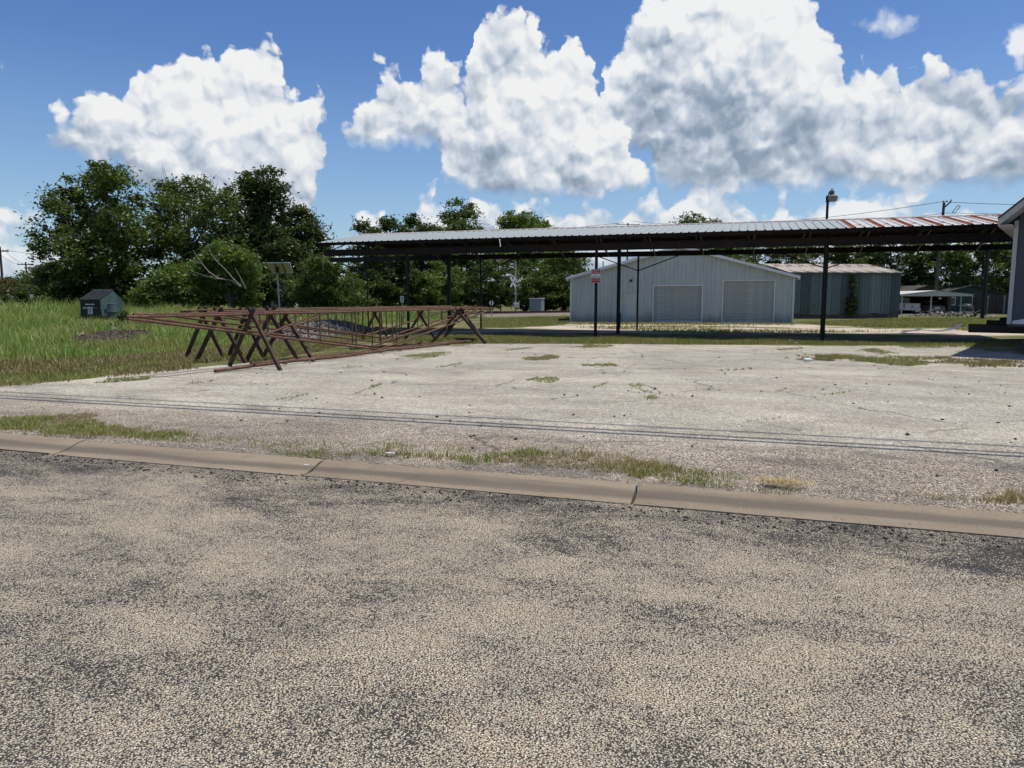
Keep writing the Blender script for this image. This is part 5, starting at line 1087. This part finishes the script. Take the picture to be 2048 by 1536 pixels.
rubble('brush_heap', 'grey heap of cut branches and rubble on the lawn before the carport', 'brush heap', [(1864,632.5),(1938,632),(1900,635)], 240, .17, [simple('rubble_grey', (.17,.155,.14), .9, .3, 5), simple('rubble_pale', (.30,.285,.26), .9, .2, 5), simple('rubble_green', (.14,.17,.12), .9, .3, 5), simple('rubble_dark', (.06,.055,.05), .9, .3, 5)], .42, 5, sticks=22)
rubble('gravel_pile', 'grey gravel heap in the weeds behind the pipe trusses', 'gravel pile', [(590,668),(690,668),(640,655),(640,682)], 4200, .055, [simple('gravel_a', (.15,.145,.14), .9, .3, 9), simple('gravel_b', (.15,.14,.135), .9, .3, 9)], .62, 6, mound=True)
rubble('soil_pile', 'brown gravel mound in the grass below the vine wrapped stump', 'soil pile', [(205,683),(285,681),(245,672),(245,692)], 3000, .045, [simple('soil_a', (.085,.066,.052), .95, .3, 9), simple('soil_b', (.12,.098,.082), .95, .3, 9)], .42, 7, mound=True)
# ------------------------------------------------------------------ left: dumpster, barrel, stump, logs, small posts
DD = 48.0; da = at_D(160, DD); kd = DD/F_PX
dm = thing('dumpster', 'black and green front load dumpster with sloping lids in the weeds', 'dumpster', tuple(da), R(-9)); dm.scale = (1.04, 1.06, 1.24)
M_DG = simple('dumpster_green', (.075,.125,.115), .6, .3, 2, stain=(.03,.05,.052), stain_amt=.85, stain_scale=.7); M_DK = simple('dumpster_dark', (.030,.030,.034), .65, .25, 3)
w = 42*kd; dp = 2.1; zf, zk = 1.28, 1.78
MB().box(0, w, 0, .06, .12, zf).build('front_panel', M_DK, dm)
prf = [(0.065, .12), (dp-.35, .12), (dp, .45), (dp, 1.25), (dp*.58, zk), (0.065, zf)]
MB().prism(prf, 0, .05, 'x').build('side_panel', M_DG, dm); MB().prism(prf, w-.05, w, 'x').build('side_panel', M_DG, dm)
MB().prism([(dp-.06, .12), (dp, .12), (dp, 1.25), (dp-.06, 1.25)], .055, w-.055, 'x').box(.055, w-.055, .07, dp-.065, .12, .17).build('rear_panel', M_DG, dm)
MB().prism([(dp*.58, zk-.02), (dp-.005, 1.25), (dp-.005, 1.29), (dp*.58, zk+.02)], .02, w-.02, 'x').build('rear_deck', M_DG, dm)
for a, b_ in ((.0, w/2-.03), (w/2+.03, w)):
    ld = MB().prism([(-.08, zf-.02), (dp*.60, zk+.03), (dp*.60, zk+.09), (-.08, zf+.05)], a, b_, 'x').build('lid', BLACKPL, dm)
    for f in (.3, .65): MB().prism([(.05, zf+.098), (dp*.5, zk+.055), (dp*.5, zk+.075), (.05, zf+.125)], a+(b_-a)*f-.05, a+(b_-a)*f+.05, 'x').build('lid_rib', BLACKPL, ld)
MB().box(.14, w-.14, -.035, -.003, .98, 1.14).build('label_band', BKSIGN, dm)
for a, b_ in ((w*.27, w*.50), (w*.53, w*.73)): MB().box(a, b_, -.042, -.036, 1.035, 1.09).build('label_text', WHSIGN, dm)
MB().box(w*.13, w*.33, -.012, -.003, .82, .93).build('label_text', GREYPAINT, dm); MB().box(w*.66, w*.86, -.012, -.003, .84, .92).build('label_text', simple('dim_label', (.12,.12,.12), .7), dm)
cs = MB().box(w*.37, w*.61, -.02, -.003, .55, .93).build('recycling_sign', WHSIGN, dm)
cx_, cz_ = w*.49, .77; mbr = MB()
for k in range(3):                                              # the three chasing arrows
    a0 = R(90 + 120*k); tri = lambda a, r: (cx_ + r*math.cos(a), cz_ + r*math.sin(a))
    p, q_ = tri(a0 + R(12), .105), tri(a0 + R(98), .105); d = np.array(q_) - np.array(p); d /= np.hypot(*d); n_ = np.array([-d[1], d[0]])*.022
    p, q_ = np.array(p), np.array(q_); mbr.prism([tuple(p-n_), tuple(q_-d*.05-n_), tuple(q_-d*.05-n_*2), tuple(q_), tuple(q_-d*.05+n_*2), tuple(q_-d*.05+n_), tuple(p+n_)][::-1], -.028, -.021, 'y')
mbr.build('recycling_symbol', BKSIGN, cs)
for z in (.60, .635): MB().box(w*.40, w*.58, -.026, -.021, z, z+.014).build('small_print', simple('print_grey', (.25,.25,.25), .6) if z < .61 else MATS['print_grey'], cs)
for x in (-.12, w+.01): MB().box(x, x+.11, .35, 1.25, .62, .82).build('fork_pocket', M_DG, dm)
br = thing('barrel', 'grey green plastic barrel standing against the dumpster', 'barrel', tuple(at_D(223, 46.0)), 0); br.scale = (1.05, 1.05, 1.4)
MB().lathe([(.26, 0), (.29, .04), (.30, .28), (.315, .31), (.30, .34), (.30, .58), (.315, .61), (.30, .64), (.28, .92), (.27, .95), (.25, .95), (.245, .90)], 18).build('drum', simple('barrel_teal', (.060,.085,.088), .5, .15, 3), br, True)
MB().lathe([(.275, .945), (.285, .955), (.285, .985), (.275, .99)], 18).build('rim', simple('barrel_rim', (.13,.15,.15), .5), br, True)
hb = thing('folded_cart', 'small dark cart between the dumpster and the barrel', 'cart', tuple(at_D(210, 46.8)), .2); MB().box(-.25, .2, -.2, .2, .1, .55).build('box', BLACKPL, hb); MB().tube([(-.22, 0, .3), (-.3, 0, 1.0)], .03, 6).build('handle', BLACKPL, hb)
# vine wrapped stump with propped board and split logs
sa = gp(243, 664); stp = thing('broken_stump', 'leaning broken stump wrapped in vines in the weeds', 'stump', tuple(sa), 0); kk = sa[1]/F_PX
MB().tube([(-.25, 0, -.1), (-.10, 0, .25), (.05, 0, .55), (.15, .05, .82)], [.20, .17, .15, .10], 8).build('trunk', BARK, stp, True)
rgl = np.random.default_rng(91); V, Fq = leaves(rgl, [(.12, -.02, .62, .22, .22, .30), (.16, 0, .88, .14, .14, .12), (-.05, -.05, .30, .2, .2, .2)], 900, .065, .12, 20); raw('vine_leaves', V, [Fq], LEAF[0], stp)
bd = thing('propped_board', 'weathered grey board leaning by the stump', 'board', tuple(gp(268, 662)), 0); MB().bar((-.12, 0, .50), (.16, .1, .0), .16, .03, (0, 1, 0)).build('board', simple('weathered', (.17,.155,.14), .9, .3, 6, stretch=(1, 1, .2)), bd)
for i, (a, b_, r, lab, m) in enumerate([((278,653),(296,649),.06,'orange brown split log beside the leaning board', simple('split_wood', (.42,.25,.12), .85, .25, 6)), ((272,658),(292,656),.055,'pale log end below the split log', BARK_PALE), ((206,650),(232,656),.07,'pale log lying left of the stump', BARK_PALE), ((150,678),(168,673),.05,'pale branch end in the grass left of the mound', BARK_PALE), ((30,672),(120,668),.06,'long dark log in the weeds at the left', BARK)]):
    p, q_ = gp(a[0], a[1]+6), gp(b_[0], b_[1]+6); t = thing('log', lab, 'log', (p[0], p[1], .14), 0, 'logs in the weeds'); MB().tube([(0, 0, .08 if i < 3 else .04), tuple((q_-p)[:2]) + (.10,)], [r, r*.9], 8).build('log', m, t, True)
rubble('scrap_heap', 'dark brushy scrap around the stump', 'scrap heap', [(190,660),(250,668),(220,672)], 160, .12, [simple('scrap_dark', (.035,.033,.03), .9, .3, 5), simple('scrap_grey', (.20,.19,.18), .9, .3, 5)], .42, 8, sticks=10)
for i, (px, D, yt, lab) in enumerate([(64, 60, 588, 'small white topped marker post in the weeds at the left')]):
    b = at_D(px, D); t = thing('marker_post', lab, 'marker', tuple(b), 0); h = ad(px, yt, D)[2]; MB().tube([(0, 0, 0), (0, 0, h-.25)], .03, 6).build('post', GREYPAINT, t); MB().prism([(-.17, h-.02), (.17, h-.02), (.10, h-.30), (-.10, h-.30)][::-1], -.03, .03, 'y').build('head', WHSIGN, t)
hy = thing('yellow_marker', 'small orange yellow marker before the reddish shrub', 'marker', tuple(at_D(27, 66)), 0); MB().lathe([(.12, 0), (.12, .85), (.18, .88), (.18, .98), (.13, 1.02), (.10, 1.18), (.04, 1.25)], 10).build('body', simple('marker_orange', (.38,.17,.03), .6, .2, 4), hy, True)
# ------------------------------------------------------------------ solar panel, trailer, railway crossing
ps = at_D(558, 52); sol = thing('solar_panel', 'tilted solar panel on a tall post seen from behind', 'solar panel', tuple(ps), 0); zz_ = ad(558, 536, 52)[2]
MB().tube([(.06, 0, 0), (-.08, 0, zz_+.4)], .055, 8).build('post', GREYPAINT, sol, True)
kx = 52/F_PX; A = ad(534, 525.5, 51.4) - ps; B_ = ad(579, 525, 51.4) - ps; C_ = ad(586, 545.5, 52.7) - ps; D_ = ad(545, 545.5, 52.7) - ps
# panel facing away: upper edge nearer to the street, cells on the far upper face
nrm = np.cross(B_ - A, D_ - A); nrm /= np.linalg.norm(nrm)
if nrm[2] < 0: nrm = -nrm
def slab(P, t0, t1): return [tuple(p + nrm*t0) for p in P] + [tuple(p + nrm*t1) for p in P]
fc = [(0,1,2,3),(7,6,5,4),(0,4,5,1),(1,5,6,2),(2,6,7,3),(3,7,4,0)]
MB().add(slab([A, B_, C_, D_], .0, .03), fc).build('back_sheet', simple('panel_back', (.42,.41,.38), .6, .05, 2), sol); MB().add(slab([A, B_, C_, D_], .035, .05), fc).build('cells', GLASSDK, sol)
MB().bar(A, B_, .05, .06).build('frame_rail', GALV, sol); MB().bar(B_, C_, .05, .06).build('frame_rail', GALV, sol); MB().bar(C_, D_, .05, .06).build('frame_rail', GALV, sol); MB().bar(D_, A, .05, .06).build('frame_rail', GALV, sol)
for f in (.33, .66): MB().bar(A + (B_-A)*f - nrm*.04, D_ + (C_-D_)*f - nrm*.04, .05, .05).build('mount_rail', STEELBK, sol)
MB().box(-.12, .10, -.20, -.02, zz_-.35, zz_+.05).build('control_box', STEELBK, sol)
ra = at_D(545, 76); kr = 76/F_PX; rv = thing('white_trailer', 'white trailer roof and side glimpsed through the trees by the solar panel', 'trailer', tuple(ra), R(8)); zt2 = CAM_H + (600-587)*kr
MB().cbox(-1.9, 2.3, 0, 2.4, .5, zt2-.08, .08).build('body', simple('trailer_side', (.33,.36,.36), .5, .08, 1), rv); MB().cbox(-2.0, 2.4, -.1, 2.5, zt2-.075, zt2+.02, .03).build('roof', WHITEP, rv); MB().box(-1.0, 2.2, -.02, -.005, zt2-.55, zt2-.38).build('stripe', STEELBK, rv)
for x in (-.9, 1.0): MB().cbox(x-.25, x+.25, .7, 1.3, zt2+.022, zt2+.16, .06).build('roof_vent', WHITEP, rv)
for x in (-.5, .5):
    wheel(rv, x, .2)
# railway: two rails on ties on a ballast bed
tk0, tk1 = at_D(560, 58), at_D(1150, 80); tl = np.hypot(*(tk1-tk0)[:2]); ta = math.atan2(tk1[1]-tk0[1], tk1[0]-tk0[0])
tr_ = struct(bpy.data.objects.new('railway_track', None), 'railway track on a low gravel bed crossing behind the canopy'); COL.objects.link(tr_); tr_.location = tuple(tk0); tr_.rotation_euler = (0, 0, ta)
M_BAL = simple('ballast', (.17,.145,.125), .95, .4, 8, bmp=.6)
MB().prism([(-1.9, 0), (1.9, 0), (1.3, .26), (-1.3, .26)], -25, tl+20, 'x').build('ballast_bed', M_BAL, tr_)
tie = MB().box(-.11, .11, -1.2, 1.2, .24, .30).mesh('tie', WOODPOLE)
for x in np.arange(-10, tl+10, .6): o = link('tie', tie, tr_); o.location.x = x
for y in (-.72, .72): MB().prism([(y-.06, .30), (y+.06, .30), (y+.01, .33), (y+.03, .40), (y+.03, .45), (y-.03, .45), (y-.03, .40), (y-.01, .33)], -25, tl+20, 'x').build('rail', RUSTDK, tr_)
sg_ = thing('crossing_signal', 'railroad crossing signal mast with white crossbuck', 'signal', tuple(at_D(1031, 84)), R(25)); ks = 84/F_PX; zq = lambda py: CAM_H + (600-py)*ks
MB().tube([(0, 0, 0), (0, 0, zq(524))], .085, 10).build('mast', GREYPAINT, sg_, True)
for s_ in (-1, 1): MB().bar((-.40 - s_*.30, -.18, zq(565)-.55), (-.40 + s_*.30, -.18, zq(565)+.55), .20, .02, (0, 1, 0)).build('crossbuck_blade', WHSIGN, sg_)
MB().bar((-.45, -.14, zq(565)), (.02, -.14, zq(565)), .05, .05).build('bracket', GREYPAINT, sg_)
MB().bar((-.75, -.12, zq(588)), (.85, -.12, zq(588)), .06, .06).build('lamp_arm', GREYPAINT, sg_)
for x in (-.62, .68): MB().tube([(x, -.2, zq(588)), (x, .1, zq(588))], .20, 14).build('lamp_hood', BLACKPL, sg_)
MB().cbox(-.32, .26, -.32, .02, zq(614.5), zq(605.5), .03).build('relay_box', GREYPAINT, sg_); MB().tube([(.42, -.05, 0), (.42, -.05, zq(604)), (.50, -.05, zq(601))], .04, 6).build('conduit', WHITEP, sg_)
cb = at_D(1076, 81); cab = thing('signal_cabinet', 'grey steel signal cabinet beside the railway', 'cabinet', tuple(cb), R(-24)); M_CB = mat_sheet('cabinet_steel', (.24,.285,.30), None, 0, 1, .5, .3, .25)
MB().cbox(-.85, .55, -.45, .55, .05, 1.72, .02).build('body', M_CB, cab); MB().cbox(-.90, .60, -.52, .62, 1.725, 1.80, .02).build('roof', simple('cabinet_top', (.42,.44,.44), .5), cab)
for a in (-.80, -.34, .12): MB().cbox(a, a+.40, -.475, -.452, .15, 1.62, .01).build('door', M_CB, cab)
def post_sign(px, D, ytop, shape, label):
    b = at_D(px, D); h = ad(px, ytop, D)[2]; t = thing('road_sign', label, 'sign', tuple(b), 0); MB().tube([(0, .03, 0), (0, .03, h-.05)], .03, 6).build('post', GREYPAINT, t)
    MB().prism([(p, h+q_) for p, q_ in shape], -.012, 0, 'y').build('plate', WHSIGN, t); return t, h
t_, h_ = post_sign(983, 55, 598, [(-.19, -.30), (0, -.61), (.19, -.30), (0, 0)], 'diamond shaped sign seen from its pale back'); MB().box(-.035, .035, -.035, -.014, h_-.62, h_-.02).build('brace', STEELBK, t_)
t_, h_ = post_sign(804, 62, 592, [(-.15, -.54), (.15, -.54), (.15, 0), (-.15, 0)], 'small white rectangular sign behind the canopy, far left')
for k in range(4): MB().box(-.09, .09, -.018, -.013, h_-.14-k*.11, h_-.09-k*.11).build('print', BKSIGN, t_)
# ------------------------------------------------------------------ small things on the lot
sb = gp(1862, 668); sm = thing('scrap_sheet', 'dark bent metal sheet lying under the canopy on the right', 'metal sheet', tuple(sb), LOT)
mb = MB(); nx = 10
for j in range(2):
    for i in range(nx): x = -1.25 + 2.5*i/(nx-1); mb.v.append((x, (-.35, .55)[j] + .1*math.sin(i), .06 + .10*abs(math.sin(i*.8)) + (.34*max(0, (i-6)/3)**1.3) + (.10 if 2 < i < 5 else 0)))
mb.f = [(i, i+1, nx+i+1, nx+i) for i in range(nx-1)]; mb.mi = [0]*len(mb.f); o = mb.build('sheet', simple('scrap_steel', (.10,.10,.11), .55, .3, 3, metal=.3), sm); md = o.modifiers.new('thick', 'SOLIDIFY'); md.thickness = .008
bp = gp(1616, 723); bo = thing('plastic_bottle', 'clear crushed plastic bottle lying on the gravel', 'bottle', tuple(bp), .2)
M_PL = simple('bottle_plastic', (.62,.72,.76), .15, .05, 4, spec=.7); MB().tube([(-.13, 0, .05), (-.12, 0, .05), (-.05, 0, .05), (0, 0, .045), (.06, 0, .05), (.10, 0, .045), (.13, 0, .045)], [.02, .045, .05, .036, .048, .02, .014], 10).build('body', M_PL, bo, True); MB().tube([(.131, 0, .045), (.15, 0, .045)], .017, 8).build('cap', WHSIGN, bo)
for i, (px, py, s_, lab) in enumerate([(780,914,.05,'flattened white paper scrap on the verge by the curb'), (1592,688,.09,'white scrap in the grass strip before the canopy'), (612,937,.025,'small white pebble lying on the curb joint')]):
    p = gp(px, py); t = thing('litter', lab, 'litter', tuple(p[:2]) + (.03,), .3); rgp = random.Random(i); MB().prism([(s_*rgp.uniform(.7, 1.2)*math.cos(a), .5*s_*rgp.uniform(.7, 1.2)*math.sin(a)) for a in np.linspace(0, 6.283, 8)[:-1]], 0, s_*.35, 'z').build('scrap', WHSIGN, t)
# straw clump on the kerb
hp = gp(1560, 969, .03); hpt = thing('straw_clump', 'clump of dry yellow straw lying on the back of the curb', 'straw', (0, 0, 0)); rgh = np.random.default_rng(3); n = 700; q = np.c_[rgh.normal(0, .12, n), rgh.normal(0, .05, n), np.abs(rgh.normal(0, .02, n))]; q[:, :2] = q[:, :2] @ np.array([[E[0], E[1]], [N[0], N[1]]]); q += hp
hpt.location = tuple(hp); o = blades('straw', None, q - hp, rgh.uniform(.012, .032, n), np.full(n, .005), STRAW, 5.0, 13, parent=hpt)
# loose stones and clods over lot and street: uncountable, one object each
def stones(name, label, xy, size, m, seed, z=.004):
    rgs = np.random.default_rng(seed); n = len(xy); s_ = size*rgs.uniform(.5, 1.5, n)[:, None]
    base = np.array([[1,0,0],[-1,0,0],[0,1,0],[0,-1,0],[0,0,1],[0,0,-1]], float); th = rgs.uniform(0, 6.28, n)
    V = base[None]*rgs.uniform(.6, 1.2, (n, 6, 1)); V[:, :, 2] *= .6; c, s2 = np.cos(th)[:, None], np.sin(th)[:, None]
    X = V[:, :, 0]*c - V[:, :, 1]*s2; Y = V[:, :, 0]*s2 + V[:, :, 1]*c; V = np.stack([X, Y, V[:, :, 2]], 2)*s_[:, None] + np.c_[xy, np.full(n, z) + s_[:, 0]*.3][:, None]
    Ft = np.array([(0,2,4),(2,1,4),(1,3,4),(3,0,4),(2,0,5),(1,2,5),(3,1,5),(0,3,5)]); o = raw(name, V.reshape(-1, 3), [((np.arange(n)*6)[:, None, None] + Ft).reshape(-1, 3)], m); return tag(o, label, kind='stuff')
rgs = np.random.default_rng(17)
def lotpts(n, s0, s1, n0, n1): s_ = rgs.uniform(s0, s1, n); n_ = rgs.uniform(n0, n1, n); return np.c_[s_*E[0] + n_*N[0], s_*E[1] + n_*N[1]]
M_ST = foliage('stone_mix', [(.30,.26,.22),(.42,.38,.32),(.20,.17,.15),(.36,.27,.21),(.50,.47,.42)], None, 0.0); M_CL = simple('clod_dark', (.045,.04,.036), .95, .3, 8)
stones('dark_clods', 'dark clods and crumbs scattered over the lot', lotpts(420, -14, 16, 6.8, 25), .022, M_CL, 1)
stones('loose_gravel', 'loose pebbles in the stony strip behind the curb', lotpts(16000, -12, 12, 6.45, 8.2), .0085, M_ST, 2)
stones('gutter_gravel', 'pebbles gathered at the road edge of the gutter', lotpts(2600, -11, 9, N_FRONT-.55, N_FRONT-.01), .007, M_ST, 3, Z_ROAD)
stones('gutter_crumbs', 'dark asphalt crumbs at the road edge', lotpts(900, -11, 9, N_FRONT-.35, N_FRONT+.0), .013, M_CL, 4, Z_ROAD)
stones('curb_grit', 'grit and pebbles washed over the back edge of the curb', lotpts(5200, -12, 10, N_BACK-.05, N_BACK+.16), .0085, M_ST, 5, .020)
stones('gutter_grit', 'fine grit lying in the gutter', lotpts(1500, -12, 10, N_FRONT, N_FRONT+.3), .005, M_ST, 6, -.045)
